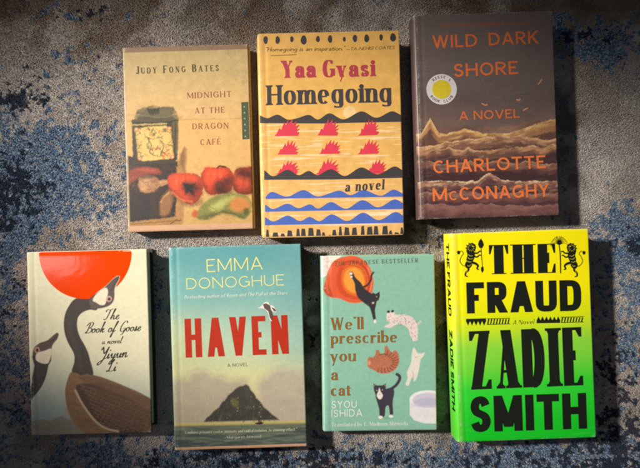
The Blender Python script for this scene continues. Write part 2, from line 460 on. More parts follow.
class Canvas:
    """artwork printed on a jacket: colours at the jacket's own vertices"""
    def __init__(s, X, Y, U, V): s.X, s.Y, s.U, s.V = X, Y, U, V; s.C = np.zeros(X.shape + (3,))
    def fill(s, rgb): s.C[:] = lin(rgb)
    def put(s, mask, rgb):
        c = lin(rgb) if not isinstance(rgb, np.ndarray) or rgb.ndim == 1 else rgb
        s.C = s.C + (c - s.C) * np.clip(mask, 0, 1)[..., None]
    def box(s, x0, y0, x1, y1, pad):
        m = (s.X > x0 - pad) & (s.X < x1 + pad) & (s.Y > y0 - pad) & (s.Y < y1 + pad)
        return np.nonzero(m)
    def poly(s, pts, rgb, soft=.45, smooth=True, alpha=1.0, tex=None):
        rgb = tuple(rgb)
        P = catmull(pts, True, 5) if smooth else np.array(pts, float)
        idx = s.box(P[:, 0].min(), P[:, 1].min(), P[:, 0].max(), P[:, 1].max(), soft * 2 + .5)
        x = s.X[idx]; y = s.Y[idx]
        if not len(x): return
        ins = np.zeros(len(x), bool); dm = np.full(len(x), 1e9)
        for i in range(len(P)):
            x0, y0 = P[i]; x1, y1 = P[(i + 1) % len(P)]
            cr = ((y0 > y) != (y1 > y))
            xi = x0 + (y - y0) * (x1 - x0) / ((y1 - y0) if abs(y1 - y0) > 1e-9 else 1e-9)
            ins ^= cr & (x < xi)
            dx, dy = x1 - x0, y1 - y0; t = np.clip(((x - x0) * dx + (y - y0) * dy) / (dx * dx + dy * dy + 1e-9), 0, 1)
            dm = np.minimum(dm, (x - x0 - dx * t) ** 2 + (y - y0 - dy * t) ** 2)
        sd = np.sqrt(dm) * np.where(ins, 1, -1)
        a = np.clip(sd / soft * .5 + .5, 0, 1) * alpha
        if tex is not None: a = a * tex(x, y)
        s.C[idx] = s.C[idx] + (lin(rgb) - s.C[idx]) * a[:, None]
    def stroke(s, pts, w, rgb, soft=.4, smooth=True, alpha=1.0, taper=False):
        P = catmull(pts, False, 5) if smooth and len(pts) > 2 else np.array(pts, float)
        idx = s.box(P[:, 0].min(), P[:, 1].min(), P[:, 0].max(), P[:, 1].max(), w + soft * 2)
        x = s.X[idx]; y = s.Y[idx]
        if not len(x): return
        best = np.full(len(x), -1e9); n = len(P) - 1
        for i in range(n):
            x0, y0 = P[i]; dx, dy = P[i + 1] - P[i]
            t = np.clip(((x - x0) * dx + (y - y0) * dy) / (dx * dx + dy * dy + 1e-9), 0, 1)
            f = (i + t) / n; ww = w / 2 * (np.sin(np.pi * np.clip(f, .04, .96)) if taper else 1)
            best = np.maximum(best, ww - np.sqrt((x - x0 - dx * t) ** 2 + (y - y0 - dy * t) ** 2))
        a = np.clip(best / soft * .5 + .5, 0, 1) * alpha
        s.C[idx] = s.C[idx] + (lin(rgb) - s.C[idx]) * a[:, None]
    def brush(s, x0, x1, y0, y1, n, ln, w, ang, jit=.16, alpha=.6, mask=None, bend=.2):
        """short brush strokes that pick up and vary the paint already there"""
        PX, PY = s.X.ravel(), s.Y.ravel(); R_ = np.random.default_rng(n)
        ok = np.nonzero((PX > x0) & (PX < x1) & (PY > y0) & (PY < y1))[0]
        for i in R_.choice(ok, n):
            x, y = PX[i], PY[i]
            if mask is not None and mask.ravel()[i] < .5: continue
            col = s.C.reshape(-1, 3)[i] * (1 + R_.normal(0, jit)) * (1 + R_.normal(0, jit * .22, 3))
            a = (ang.ravel()[i] if isinstance(ang, np.ndarray) else ang) + R_.normal(0, .3)
            L = ln * R_.uniform(.5, 1.3); ww = w * R_.uniform(.5, 1.3); dx, dy = math.cos(a) * L / 2, math.sin(a) * L / 2
            rr = L / 2 + ww + .6
            m = np.nonzero((np.abs(PX[ok] - x) < rr) & (np.abs(PY[ok] - y) < rr))[0]; k = ok[m]
            ux, uy = PX[k] - x, PY[k] - y; t = (ux * dx + uy * dy) / (L * L / 4)
            off = (ux * -dy + uy * dx) / (L / 2) - bend * L * .25 * (1 - t * t)
            a_ = np.clip((ww / 2 * np.sqrt(np.clip(1 - t * t, 0, 1)) - np.abs(off)) / .35 + .5, 0, 1) * (np.abs(t) < 1) * alpha
            Cf = s.C.reshape(-1, 3); Cf[k] += (np.clip(col, 0, 1) - Cf[k]) * a_[:, None]
            s.C = Cf.reshape(s.C.shape)
    def ell(s, cx, cy, rx, ry, rgb, rot=0, soft=.5, alpha=1.0):
        c, q = math.cos(rot), math.sin(rot); n = 22
        P = [(cx + rx * math.cos(a) * c - ry * math.sin(a) * q, cy + rx * math.cos(a) * q + ry * math.sin(a) * c)
             for a in np.linspace(0, 2 * math.pi, n + 1)[:-1]]
        s.poly(P, rgb, soft, False, alpha)

class Book:
    def __init__(s, name, label, quad, t, paint, mat, hard=True, case=(60, 60, 60), over=(0, 0, 0), res=.00046, corner=0):
        """quad = front cover corners TL TR BR BL as seen in the photograph; t thickness in m"""
        sc = FPX / (CAMH - t)
        W = [np.array([(x - 320) / sc, (234 - y) / sc]) for x, y in quad]
        TL, TR, BR, BL = W
        w = (np.linalg.norm(TR - TL) + np.linalg.norm(BR - BL)) / 2; h = (np.linalg.norm(TL - BL) + np.linalg.norm(TR - BR)) / 2
        ex = (TR - TL) + (BR - BL); ey = (TL - BL) + (TR - BR)
        rot = (math.atan2(ex[1], ex[0]) + math.atan2(ey[1], ey[0]) - math.pi / 2) / 2
        c = sum(W) / 4
        s.w, s.h, s.t, s.seed = w, h, t, int(abs(c[0]) * 9999)
        s.root = bpy.data.objects.new('book', None); COL.objects.link(s.root)
        s.root.empty_display_size = .03
        s.root.location = (c[0], c[1], 0); s.root.rotation_euler = (0, 0, rot)
        s.root['label'] = label; s.root['category'] = 'book'; s.root['group'] = 'books laid out in two rows on the rug'
        s.Hinv = homography(quad, [(0, h), (w, h), (w, 0), (0, 0)])        # picture -> cover metres
        s.Hfwd = homography([(0, h), (w, h), (w, 0), (0, 0)], quad)
        s.hard = hard
        s.lay = 0
        # ---- jacket profile: (u, x, z); u<0 runs round the spine
        r = t / 2; b = .0022 if hard else .0
        prof = []
        nsp = 30
        if hard:
            a = np.linspace(math.pi / 2, -math.pi / 2, nsp)
            cx = .0036; ax = cx + b - .0008
            e = .55
            px_ = [cx - ax * abs(math.cos(q)) ** e for q in a]; pz_ = [r + r * math.copysign(abs(math.sin(q)) ** .9, math.sin(q)) for q in a]
        else:
            cx = .0014
            a = np.linspace(math.pi / 2, -math.pi / 2, nsp)
            px_ = [cx - cx * abs(math.cos(q)) ** .35 for q in a]; pz_ = [r + r * math.copysign(abs(math.sin(q)) ** .8, math.sin(q)) for q in a]
        L = 0; sp = []
        for i in range(nsp):
            if i: L += math.hypot(px_[i] - px_[i - 1], pz_[i] - pz_[i - 1])
            sp.append((cx - L, px_[i], pz_[i]))
        s.sp = np.array(sp[::-1]); s.cx = cx
        back = [(-L - .01 - k * .02, (w - .002) * k / 4, 0.0) for k in range(4, 0, -1)]
        nf = int((w - cx) / res)
        front = [(u, u, t) for u in np.linspace(cx, w - .0012, nf)[1:]]
        cr = .0012 if hard else .0004
        curl = [(w + .0005 * k, w - .0012 + .0012 * math.sin(q), t - cr + cr * math.cos(q)) for k, q in enumerate(np.linspace(0, math.pi, 8))][1:] if hard else [(w, w, t - .0004)]
        flap = [(w + .005, w - .02, t - 2 * cr)] if hard else [(w + .001, w - .001, t - .0006)]
        prof = np.array(back + sp[::-1] + front + curl + flap)
        ny = int(h / res)
        vv = np.linspace(0, h, ny + 1)
        U, V = np.meshgrid(prof[:, 0], vv); Xl, _ = np.meshgrid(prof[:, 1], vv); Z, _ = np.meshgrid(prof[:, 2], vv)
        dz = s.wob(Xl, V) * (Z / t)
        Zc = Z + dz
        Xl = Xl + (0.0003 * (fbm(V * 55, V * 0 + 3.3, s.seed) - .5)) * (Xl > w - .004)
        Vv = V + 0.0004 * (fbm(Xl * 45, V * 0 + 1.3, s.seed + 5) - .5) * np.where((V < .002) | (V > h - .002), 1, 0)
        # softened top and bottom edge of the sheet
        edge = np.minimum(V, h - V); Zc -= .0006 * np.exp(-edge / .0008) * (Z > t * .5)
        if corner:
            for cxx in (0, w):
                for cyy in (0, h):
                    dx, dy = np.abs(Xl - cxx), np.abs(Vv - cyy)
                    inn = (dx < corner) & (dy < corner)
                    dd = np.hypot(corner - dx, corner - dy); k = np.where(inn & (dd > corner), corner / np.maximum(dd, 1e-6), 1)
                    Xl = np.where(inn, cxx + np.sign(w / 2 - cxx) * (corner - (corner - dx) * k), Xl)
                    Vv = np.where(inn, cyy + np.sign(h / 2 - cyy) * (corner - (corner - dy) * k), Vv)
        co = np.stack([Xl - w / 2, Vv - h / 2, Zc], -1).reshape(-1, 3)
        nc = len(prof); i = np.arange(ny)[:, None] * nc + np.arange(nc - 1)[None]
        q = np.stack([i, i + 1, i + nc + 1, i + nc], -1).reshape(-1, 4)
        me = mesh_np('dust_jacket' if hard else 'cover', co, q)
        PX, PY = happly(s.Hfwd, U, V)
        cv = Canvas(PX, PY, U, V); cv.w, cv.h, cv.book = w, h, s
        paint(cv)
        ed = np.minimum(np.minimum(V, h - V), np.minimum(np.abs(U - w), np.abs(U - cx)))
        co_ = np.minimum(np.hypot(U, np.minimum(V, h - V)), np.hypot(U - w, np.minimum(V, h - V)))
        wn = fbm(U * 900, V * 900, s.seed + 3, 3) * .6 + fbm(U * 120, V * 120, s.seed + 4, 2) * .4
        wear = np.clip(sst(.0013, .0003, ed) * sst(.50, .62, wn) * .55 + sst(.006, .001, co_) * sst(.46, .6, wn) * .5, 0, .7)
        cv.C = mix(cv.C, cv.C * .35 + .42, wear)
        sc_ = sst(.72, .80, fbm(U * 60 + V * 25, V * 700 - U * 90, s.seed + 6, 2)) * sst(.5, .7, fbm(U * 20, V * 20, s.seed + 8, 2))
        cv.C = mix(cv.C, cv.C * .8 + .12, sc_ * .35)
        set_cols(me, cv.C.reshape(-1, 3)); me.materials.append(mat)
        s.jacket = new_obj('dust_jacket' if hard else 'cover', me, s.root)
        s.jacket.visible_shadow = True
        # ---- case boards and page block
        if hard:
            bt = .0024; g = .0014
            def boxv(x0, x1, y0, y1, z0, z1):
                v = [(x, y, z) for z in (z0, z1) for y in (y0, y1) for x in (x0, x1)]
                return v, [(0, 2, 3, 1), (4, 5, 7, 6), (0, 1, 5, 4), (2, 6, 7, 3), (0, 4, 6, 2), (1, 3, 7, 5)]
            vs = []; fs = []
            for box in ((.006, w - g, g * .4, h - g * .4, .0004, bt), (.006, w - g, g * .4, h - g * .4, t - bt - .0004, t - .0012), (.0026, .0046, g, h - g, .003, t - .003)):
                v, f = boxv(*box); fs += [tuple(k + len(vs) for k in ff) for ff in f]; vs += v
            me = mesh_np('case_cover', np.array(vs) - np.array([w / 2, h / 2, 0]), fs)
            me.polygons.foreach_set('use_smooth', np.zeros(len(fs), bool))
            me.materials.append(ink(case, .6)); new_obj('case_cover', me, s.root)
            px0, px1, py, z0, z1 = .006, w - .0045, .0035, bt + .0001, t - bt - .0006
        else:
            px0, px1, py, z0, z1 = .0008, w - .0006, .0005, .0003, t - .0007
        # page block with slightly uneven leaves
        nz = 26; zz = np.linspace(z0, z1, nz); vs = []
        for j, z in enumerate(zz):
            f = .0004 * math.sin(j * 1.7) + random.uniform(-.00025, .00025); cc = -.0012 * (1 - (2 * j / (nz - 1) - 1) ** 2) if hard else 0
            for x, y in ((px0, py), (px1 + f + cc, py), (px1 + f + cc, h - py), (px0, h - py)):
                vs.append((x - w / 2, y - h / 2, z))
        fs = []
        for j in range(nz - 1):
            for k in range(4): fs.append((j * 4 + k, j * 4 + (k + 1) % 4, j * 4 + 4 + (k + 1) % 4, j * 4 + 4 + k))
        fs.append((3, 2, 1, 0)); m0 = (nz - 1) * 4; fs.append((m0, m0 + 1, m0 + 2, m0 + 3))
        me = mesh_np('page_block', vs, fs); me.polygons.foreach_set('use_smooth', np.zeros(len(fs), bool))
        me.materials.append(PAGES); new_obj('page_block', me, s.root)
    def wob(s, x, v, groove=True):
        d = .00030 * (fbm(x * 16, v * 16, s.seed, 2) - .5) * 2
        if s.hard and groove: d = d - .0003 * np.exp(-((x - .0085) / .0022) ** 2)       # hinge groove
        return d
    def surf(s, px, py, off):
        u, v = happly(s.Hinv, px, py)
        x = np.where(u < s.cx, np.interp(u, s.sp[:, 0], s.sp[:, 1]), u)
        z = np.where(u < s.cx, np.interp(u, s.sp[:, 0], s.sp[:, 2]), s.t)
        nx = np.where(u < s.cx - .002, -1.0, 0.0)
        edge = np.minimum(v, s.h - v)
        z = z + s.wob(x, v, False) * z / s.t - .0006 * np.exp(-np.maximum(edge, 0) / .0008) + off * (1 - np.abs(nx) * .5)
        x = x + nx * off * 1.5
        return np.stack([x - s.w / 2, v - s.h / 2, z], -1)
    def sheet(s, name, V2, faces, mat, off=.00010, label=None):
        """a printed mark: V2 in picture units laid on this cover's own surface"""
        V2 = np.asarray(V2, float); s.lay += 1
        co = s.surf(V2[:, 0], V2[:, 1], off + .00001 * (s.lay % 5))
        me = bpy.data.meshes.new(name); me.from_pydata([tuple(map(float, c)) for c in co], [], faces)
        me.update()
        # faces must look up
        if len(me.polygons) and sum(p.normal.z for p in me.polygons) < 0: me.flip_normals()
        me.materials.append(mat)
        o = new_obj(name, me, s.jacket)
        if label: o['label'] = label
        return o
    def text(s, name, lines, mat, label=None, off=.0001):
        """lines: (string, (x0,y0), (x1,y1), cap height, style)"""
        VV = []; FF = []
        for (string, p0, p1, H, stn) in lines:
            st = dict(ST[stn]) if isinstance(stn, str) else stn
            p0 = np.array(p0, float); p1 = np.array(p1, float)
            d = p1 - p0; L = np.linalg.norm(d); d /= L; up = np.array([d[1], -d[0]])
            k, tr, sp = layout(string, H, L, st); x = 0
            for i, c in enumerate(string):
                if c == ' ': x += sp; continue
                HH = H
                if st.get('smallcaps') and i > 0 and string[i - 1] != ' ': HH = H * st['smallcaps']
                polys, w = glyph(c, HH, k, st)
                v, f = union(polys)
                q = p0 + (v[:, :1] + x) * d + v[:, 1:] * up
                FF += [tuple(a + len(VV) for a in ff) for ff in f]; VV += list(q)
                x += w + tr
        return s.sheet(name, VV, FF, mat, off, label)
    def shapes(s, name, polys, mat, label=None, off=.0001, smooth=False):
        ps = []
        for p in polys:
            q = catmull(p, True, 5) if smooth else np.array(p, float)
            ar = np.sum(q[:, 0] * np.roll(q[:, 1], -1) - np.roll(q[:, 0], -1) * q[:, 1])
            ps.append(q if ar > 0 else q[::-1])
        v, f = union(ps)
        return s.sheet(name, v, f, mat, off, label)
    def band(s, name, tops, bots, mat, off=.0001):
        VV = []; FF = []
        for top, bot in zip(tops, bots):
            T = catmull(top, False, 6); B = np.array(bot, float)
            n = len(T); b = len(VV)
            by = np.interp(T[:, 0], B[:, 0], B[:, 1])
            for i in range(n):
                for k in range(4): VV.append((T[i, 0], T[i, 1] + (by[i] - T[i, 1]) * k / 3))
            for i in range(n - 1):
                for k in range(3): a = b + i * 4 + k; FF.append((a, a + 1, a + 5, a + 4))
        return s.sheet(name, VV, FF, mat, off)

MAT_SATIN = mat_paper_attr('satin_jacket', .42, .45, .15)
MAT_MATTE = mat_paper_attr('matte_jacket', .62, .3)
MAT_WORN = mat_paper_attr('worn_jacket', .48, .4, .1, .3, 120, .10)
MAT_NEON = mat_paper_attr('neon_jacket', .55, .3, 0, .1, 300, .025)

def c4(x0, y0, pts): return [(x0 + x / 4, y0 + y / 4) for x, y in pts]

# ================================================================== ARTWORK 1: dragon cafe
def paint_cafe(c):
    X, Y, V, U = c.X, c.Y, c.V, c.U
    c.X = X + 1.6 * (fbm(X * .35, Y * .35, 61, 3) - .5) + .3 * (vnoise(X * 1.4, Y * 1.4, 62) - .5)
    c.Y = Y + 1.6 * (fbm(X * .35, Y * .35, 63, 3) - .5) + .3 * (vnoise(X * 1.4, Y * 1.4, 64) - .5)
    g = sst(45, 130, Y); base = mix(np.broadcast_to(lin((188, 164, 112)), c.C.shape), np.broadcast_to(lin((212, 172, 112)), c.C.shape), g)
    c.C = base * (.94 + .12 * fbm(X * .25, Y * .25, 3)[..., None])
    tab = sst(119, 120.5, Y - (X - 128) * -.01)
    c.put(tab * .5, (214, 166, 92))
    c.put(sst(195, 225, Y) * .5, (176, 140, 76))
    c.stroke([(128, 121.5), (180, 120), (248, 118.5)], .7, (140, 118, 66), alpha=.7)
    # faded blossom in the corner
    for i in range(30):
        a, b = random.uniform(227, 247), random.uniform(50, 88)
        if (a - 227) / 20 + (88 - b) / 40 < .7: continue
        c.ell(a, b, random.uniform(.8, 2.4), random.uniform(.8, 2.2), (158, 150, 108), random.uniform(0, 3), 1.0, .4)
    c.stroke([(247, 84), (238, 74), (232, 60), (228, 52)], .6, (140, 132, 92), alpha=.5)
    # wall shadow side of the drawer
    c.poly(c4(110, 125, [(270, 150), (298, 88), (310, 95), (306, 200), (292, 395), (262, 400), (278, 230)]), (176, 128, 72), 1, False)
    c.poly(c4(110, 125, [(282, 120), (300, 90), (298, 200), (286, 300), (276, 240)]), (120, 88, 52), 1.4, False, .8)
    # dark picture
    c.poly(c4(110, 125, [(60, 118), (120, 140), (270, 146), (282, 230), (262, 372), (70, 392)]), (48, 34, 28), .8, False)
    for i in range(50):
        a, b = random.uniform(128, 178), random.uniform(160, 218)
        c.ell(a, b, random.uniform(2, 6), random.uniform(.8, 2), random.choice([(70, 46, 34), (36, 26, 24), (86, 56, 36)]), random.uniform(-.5, .5), 2.0, .35)
    # tin
    c.poly(c4(110, 35, [(88, 340), (275, 332), (272, 468), (270, 500), (92, 520)]), (50, 46, 32), .8, False)
    c.poly(c4(110, 125, [(90, 0), (262, -10), (268, 130), (262, 152), (120, 158), (96, 120)]), (62, 52, 36), .8, False)
    c.poly(c4(110, 35, [(92, 350), (108, 300), (135, 290), (255, 288), (272, 320), (272, 342), (205, 352)]), (80, 72, 48), .8, False)
    c.poly(c4(110, 35, [(108, 318), (140, 296), (250, 292), (262, 318), (205, 330)]), (108, 96, 66), 1.2, False, .8)
    c.poly(c4(110, 35, [(150, 290), (160, 283), (190, 283), (200, 292), (196, 316), (160, 318)]), (52, 48, 34), .8)
    c.poly(c4(110, 35, [(248, 345), (275, 335), (272, 470), (262, 480)]), (112, 96, 60), 1.2, False, .7)
    for i in range(22):
        c.ell(133 + i * 1.6, 125.2 - i * .06, .7, .9, (206, 176, 104), soft=.5, alpha=.9)
    c.poly(c4(110, 125, [(102, 20), (140, 8), (225, 4), (246, 20), (256, 122), (235, 138), (130, 146), (112, 128)]), (212, 182, 104), .6, False)
    for (a, b) in ((105, 18), (238, 14), (250, 128), (120, 134)):
        c.ell(110 + a / 4, 125 + b / 4, 2.3, 2.0, (196, 120, 84)); c.ell(110 + a / 4, 125 + b / 4, 1.1, 1.0, (236, 190, 130))
    for i in range(70):
        a, b = random.uniform(139, 171), random.uniform(129, 158)
        col = random.choice([(186, 74, 44), (96, 104, 62), (122, 80, 44), (208, 140, 60), (120, 60, 40), (90, 90, 60)])
        c.stroke([(a, b), (a + random.uniform(-2.5, 2.5), b + random.uniform(-1.5, 1.5)), (a + random.uniform(-3, 3), b + random.uniform(-3, 3))], random.uniform(.4, 1.2), col, alpha=.85)
    c.stroke(c4(110, 125, [(150, 50), (165, 80), (160, 110), (185, 125)]), .8, (84, 70, 48)); c.stroke(c4(110, 125, [(200, 60), (215, 85), (205, 115)]), .8, (84, 70, 48))
    c.stroke(c4(110, 35, [(92, 350), (205, 352), (272, 342)]), 1.0, (34, 32, 24), .5, alpha=.9)
    c.stroke(c4(110, 35, [(108, 318), (205, 331), (262, 318)]), .7, (150, 134, 92), .6, alpha=.7)
    c.stroke(c4(110, 35, [(205, 331), (206, 350)]), .6, (44, 40, 28), .5, alpha=.7)
    c.stroke(c4(110, 125, [(96, 0), (104, 60), (112, 130)]), .8, (120, 102, 62), .5, alpha=.7)
    c.stroke(c4(110, 125, [(262, -8), (262, 60), (258, 140)]), 1.4, (34, 30, 24), .8, alpha=.8)
    for i in range(12): c.ell(110 + 107 / 4 + i * .25, 125 + (26 + i * 8.4) / 4, .7, .6, (206, 120, 84) if i % 2 else (96, 92, 56), soft=.4, alpha=.8)
    for i in range(12): c.ell(110 + 245 / 4 + i * .18, 125 + (22 + i * 8.4) / 4, .7, .6, (206, 120, 84) if i % 2 else (96, 92, 56), soft=.4, alpha=.8)
    # sitter: red wrap, face, hand
    c.poly(c4(110, 125, [(75, 195), (95, 175), (140, 168), (190, 175), (205, 195), (150, 200), (110, 215), (78, 235)]), (140, 58, 40), 1)
    c.poly(c4(110, 125, [(110, 180), (150, 172), (185, 182), (150, 188)]), (176, 84, 60), 1, alpha=.7)
    c.poly(c4(110, 125, [(118, 215), (140, 202), (178, 206), (196, 225), (188, 252), (160, 272), (132, 270), (116, 245)]), (172, 122, 84), 1.0)
    c.poly(c4(110, 125, [(120, 232), (130, 214), (150, 208), (160, 222), (156, 246), (140, 262), (126, 254)]), (196, 148, 104), 2.0, alpha=.8)
    c.poly(c4(110, 125, [(178, 230), (225, 222), (238, 234), (205, 246), (180, 256)]), (184, 134, 92), .8)
    c.stroke(c4(110, 125, [(186, 244), (206, 238), (232, 234)]), .6, (110, 72, 48), .5, alpha=.7)
    for p in ([(126, 222), (138, 231), (150, 229)], [(164, 226), (174, 229), (184, 222)], [(150, 257), (157, 260), (166, 256)], [(156, 230), (150, 244), (157, 247)]):
        c.stroke(c4(110, 125, p), .9, (120, 72, 50), .6, alpha=.8)
    c.poly(c4(110, 125, [(170, 205), (196, 222), (190, 256), (172, 268), (180, 236)]), (150, 98, 66), 1.6, alpha=.7)
    c.poly(c4(110, 125, [(120, 208), (146, 198), (182, 202), (168, 214), (134, 218)]), (60, 36, 30), 1.2, alpha=.7)
    c.poly(c4(110, 125, [(268, 168), (288, 160), (300, 200), (290, 300), (284, 380), (262, 372), (272, 260)]), (178, 128, 74), 1.0, False, .9)
    for k in range(16):
        a, b = random.uniform(130, 140), random.uniform(174, 196)
        c.stroke([(a, b), (a - random.uniform(0, 6), b + random.uniform(3, 8))], .6, random.choice([(150, 92, 62), (90, 52, 40)]), .6, alpha=.5)
    c.poly(c4(110, 125, [(76, 250), (100, 262), (150, 285), (165, 330), (150, 375), (80, 385)]), (34, 28, 32), 2, alpha=.8)
    c.poly(c4(110, 125, [(205, 300), (235, 262), (250, 255), (252, 300), (238, 355), (205, 362)]), (150, 104, 62), 1.4, alpha=.9)
    c.stroke(c4(110, 125, [(205, 310), (222, 285), (240, 268)]), 1.0, (196, 150, 96), .8)
    # frame plank
    c.poly(c4(110, 125, [(70, 392), (262, 368), (296, 372), (285, 398), (80, 415)]), (168, 122, 66), .8, False)
    c.stroke(c4(110, 125, [(80, 398), (180, 390), (285, 382)]), .8, (104, 70, 40), alpha=.8)
    c.stroke(c4(110, 125, [(245, 395), (265, 384), (285, 380)]), 1.2, (84, 60, 40), alpha=.8)
    # shadows are printed paint of the picture: dark ground under the fruit
    c.poly(c4(110, 125, [(270, 300), (330, 310), (372, 290), (370, 320), (300, 325)]), (120, 84, 50), 2.5, alpha=.6)
    # peppers
    def pep(out, col, hi, hole=None):
        c.poly(c4(110, 125, out), [v * .82 for v in col], .6)
        cx = sum(p[0] for p in out) / len(out); cy = sum(p[1] for p in out) / len(out)
        for f, w_ in ((.80, .35), (.62, .35), (.45, .3)):
            c.poly(c4(110, 125, [(cx - 6 + (p[0] - cx) * f, cy - 8 + (p[1] - cy) * f) for p in out]), [min(255, v * (1.0 + (1 - f) * .5)) for v in col], 2.2, alpha=.7)
        for dx in (-26, 4, 28):
            c.stroke(c4(110, 125, [(cx + dx * .6, cy - 38), (cx + dx, cy - 10), (cx + dx * .9, cy + 26)]), .9, [v * .55 for v in col], 1.4, alpha=.45)
        for dx in (-34, -10, 18):
            c.stroke(c4(110, 125, [(cx + dx * .8, cy - 32), (cx + dx, cy - 16), (cx + dx, cy + 4)]), 1.8, hi, 1.6, alpha=.55, taper=True)
        c.stroke(c4(110, 125, [(p[0] * .97 + cx * .03, p[1] * .97 + cy * .03) for p in out if p[1] > cy]), 2.2, [v * .45 for v in col], 2.4, alpha=.6)
        for (a, b, r1, r2) in (hole or []):
            c.ell(110 + a / 4, 125 + b / 4, r1 / 4, r2 / 4, (48, 24, 18), .2, 3.4, .85)
    pep([(495, 195), (515, 175), (550, 168), (572, 175), (574, 260), (545, 280), (505, 270), (492, 240)], (168, 62, 36), (200, 96, 56), [(540, 195, 34, 22)])
    pep([(372, 185), (390, 168), (430, 172), (450, 165), (485, 180), (494, 215), (485, 258), (450, 275), (400, 278), (376, 250), (366, 215)], (204, 66, 30), (228, 110, 52), [(440, 245, 30, 30), (470, 225, 16, 20), (462, 268, 30, 12)])
    c.stroke(c4(110, 125, [(430, 172), (442, 166), (462, 170)]), 1.6, (60, 46, 24))
    pep([(235, 205), (262, 196), (320, 194), (355, 200), (374, 230), (370, 275), (345, 312), (310, 316), (268, 288), (238, 258), (230, 228)], (206, 70, 34), (230, 116, 58), [(308, 250, 26, 26), (340, 250, 22, 18), (330, 272, 16, 18)])
    c.poly(c4(110, 125, [(290, 230), (320, 238), (345, 230), (330, 262), (340, 285), (318, 268), (300, 280), (302, 256)]), (36, 22, 18), .9, False)
    c.stroke(c4(110, 125, [(250, 270), (290, 300), (330, 308)]), 1.6, (232, 130, 70), 1.2, alpha=.7)
    c.poly(c4(110, 125, [(345, 366), (362, 330), (392, 300), (440, 280), (500, 274), (545, 282), (566, 310), (562, 350), (535, 374), (500, 362), (450, 352), (410, 370), (370, 380)]), (132, 130, 66), .8)
    c.poly(c4(110, 125, [(355, 372), (400, 352), (460, 338), (520, 352), (548, 362), (530, 374), (500, 364), (450, 354), (405, 372)]), (86, 88, 44), 2, alpha=.7)
    c.poly(c4(110, 125, [(480, 310), (500, 290), (545, 296), (556, 330), (520, 345), (490, 340)]), (206, 128, 66), 2.4, alpha=.9)
    c.poly(c4(110, 125, [(400, 330), (450, 296), (500, 286), (470, 310), (430, 345)]), (196, 190, 110), 2, alpha=.7)
    c.ell(110 + 342 / 4, 125 + 355 / 4, 3, 3.6, (198, 96, 50), .3, 1); c.ell(110 + 545 / 4, 125 + 345 / 4, 2.6, 3.4, (70, 70, 34), .2, 1, .8)
    c.stroke(c4(110, 125, [(380, 375), (410, 362), (450, 348), (500, 358), (535, 372)]), 1.0, (84, 84, 40), .8, alpha=.8)
    c.stroke(c4(110, 125, [(400, 325), (425, 340), (440, 360)]), .8, (96, 104, 46), .8, alpha=.7)
    # brushwork over the still life
    c.brush(128, 250, 162, 222, 1100, 4.0, 1.1, .3 + 1.2 * (fbm(X * .08, Y * .08, 66) - .5) * 2, .13, .5)
    c.brush(128, 252, 50, 120, 200, 14, 5, .1, .03, .3)
    # canvas grain
    n = vnoise(X * 1.6, Y * 1.6, 9); c.C *= (.93 + .14 * n)[..., None]
    # bands and faded edges of the paperback
    c.put(sst(c.h - .0062, c.h - .0055, V) * .9, (134, 104, 82))
    c.put(sst(.0070, .0062, V) * .92, (206, 160, 128))
    c.put(sst(.0035, .0022, U) * .75, (190, 164, 118))
    c.put(sst(c.w - .0018, c.w - .0010, U) * .8, (84, 70, 40))
    c.put((U < 0) * 1.0, (188, 160, 112))

# ================================================================== ARTWORK 2: ochre lino cut
def paint_home(c):
    X, Y = c.X, c.Y
    c.fill((224, 174, 92))
    c.put(sst(120, 215, Y) * .5, (238, 188, 122))
    c.C *= (.93 + .14 * fbm(X * .12, Y * .12, 21))[..., None]
    st = fbm(X * .035, (Y + X * .02) * .9, 31, 3)
    c.put(sst(.66, .74, st) * .55 * sst(110, 130, Y), (246, 226, 188))
    for (x0, x1, y, w) in ((264, 400, 132.5, 1.6), (262, 330, 160, 1.2), (310, 395, 157, 1.0), (300, 400, 139, 1.0), (268, 402, 216, 2.2), (266, 300, 146, .8), (266, 404, 200.5, 1.6), (340, 402, 213.5, 1.6), (266, 404, 225, 2.0)):
        for k in range(5):
            a = random.uniform(x0, x1 - 20); b = a + random.uniform(15, (x1 - x0) * .6)
            b = min(b, x1); yy = y + random.uniform(-.8, .8)
            c.stroke([(a, yy), ((a + b) / 2, yy - .5), (b, yy - 1)], w * random.uniform(.3, 1), (248, 226, 190), .5, alpha=.65, taper=True)
    c.ell(349.5, 113, 6.3, 6.6, (236, 204, 150), 0, .8, .8)
    c.put(sst(.0022, .0008, c.U) * .5, (238, 190, 110))
    for k in range(60):   # edge rub
        v = random.random(); x, y = 256 + 7 * v, 34 + 203 * v
        c.ell(x + random.uniform(0, 2.5), y, random.uniform(.2, .8), random.uniform(.3, 1.3), (246, 214, 150), 0, .5, .6)
    c.put((c.U < -.002) * 1.0, (214, 160, 70))

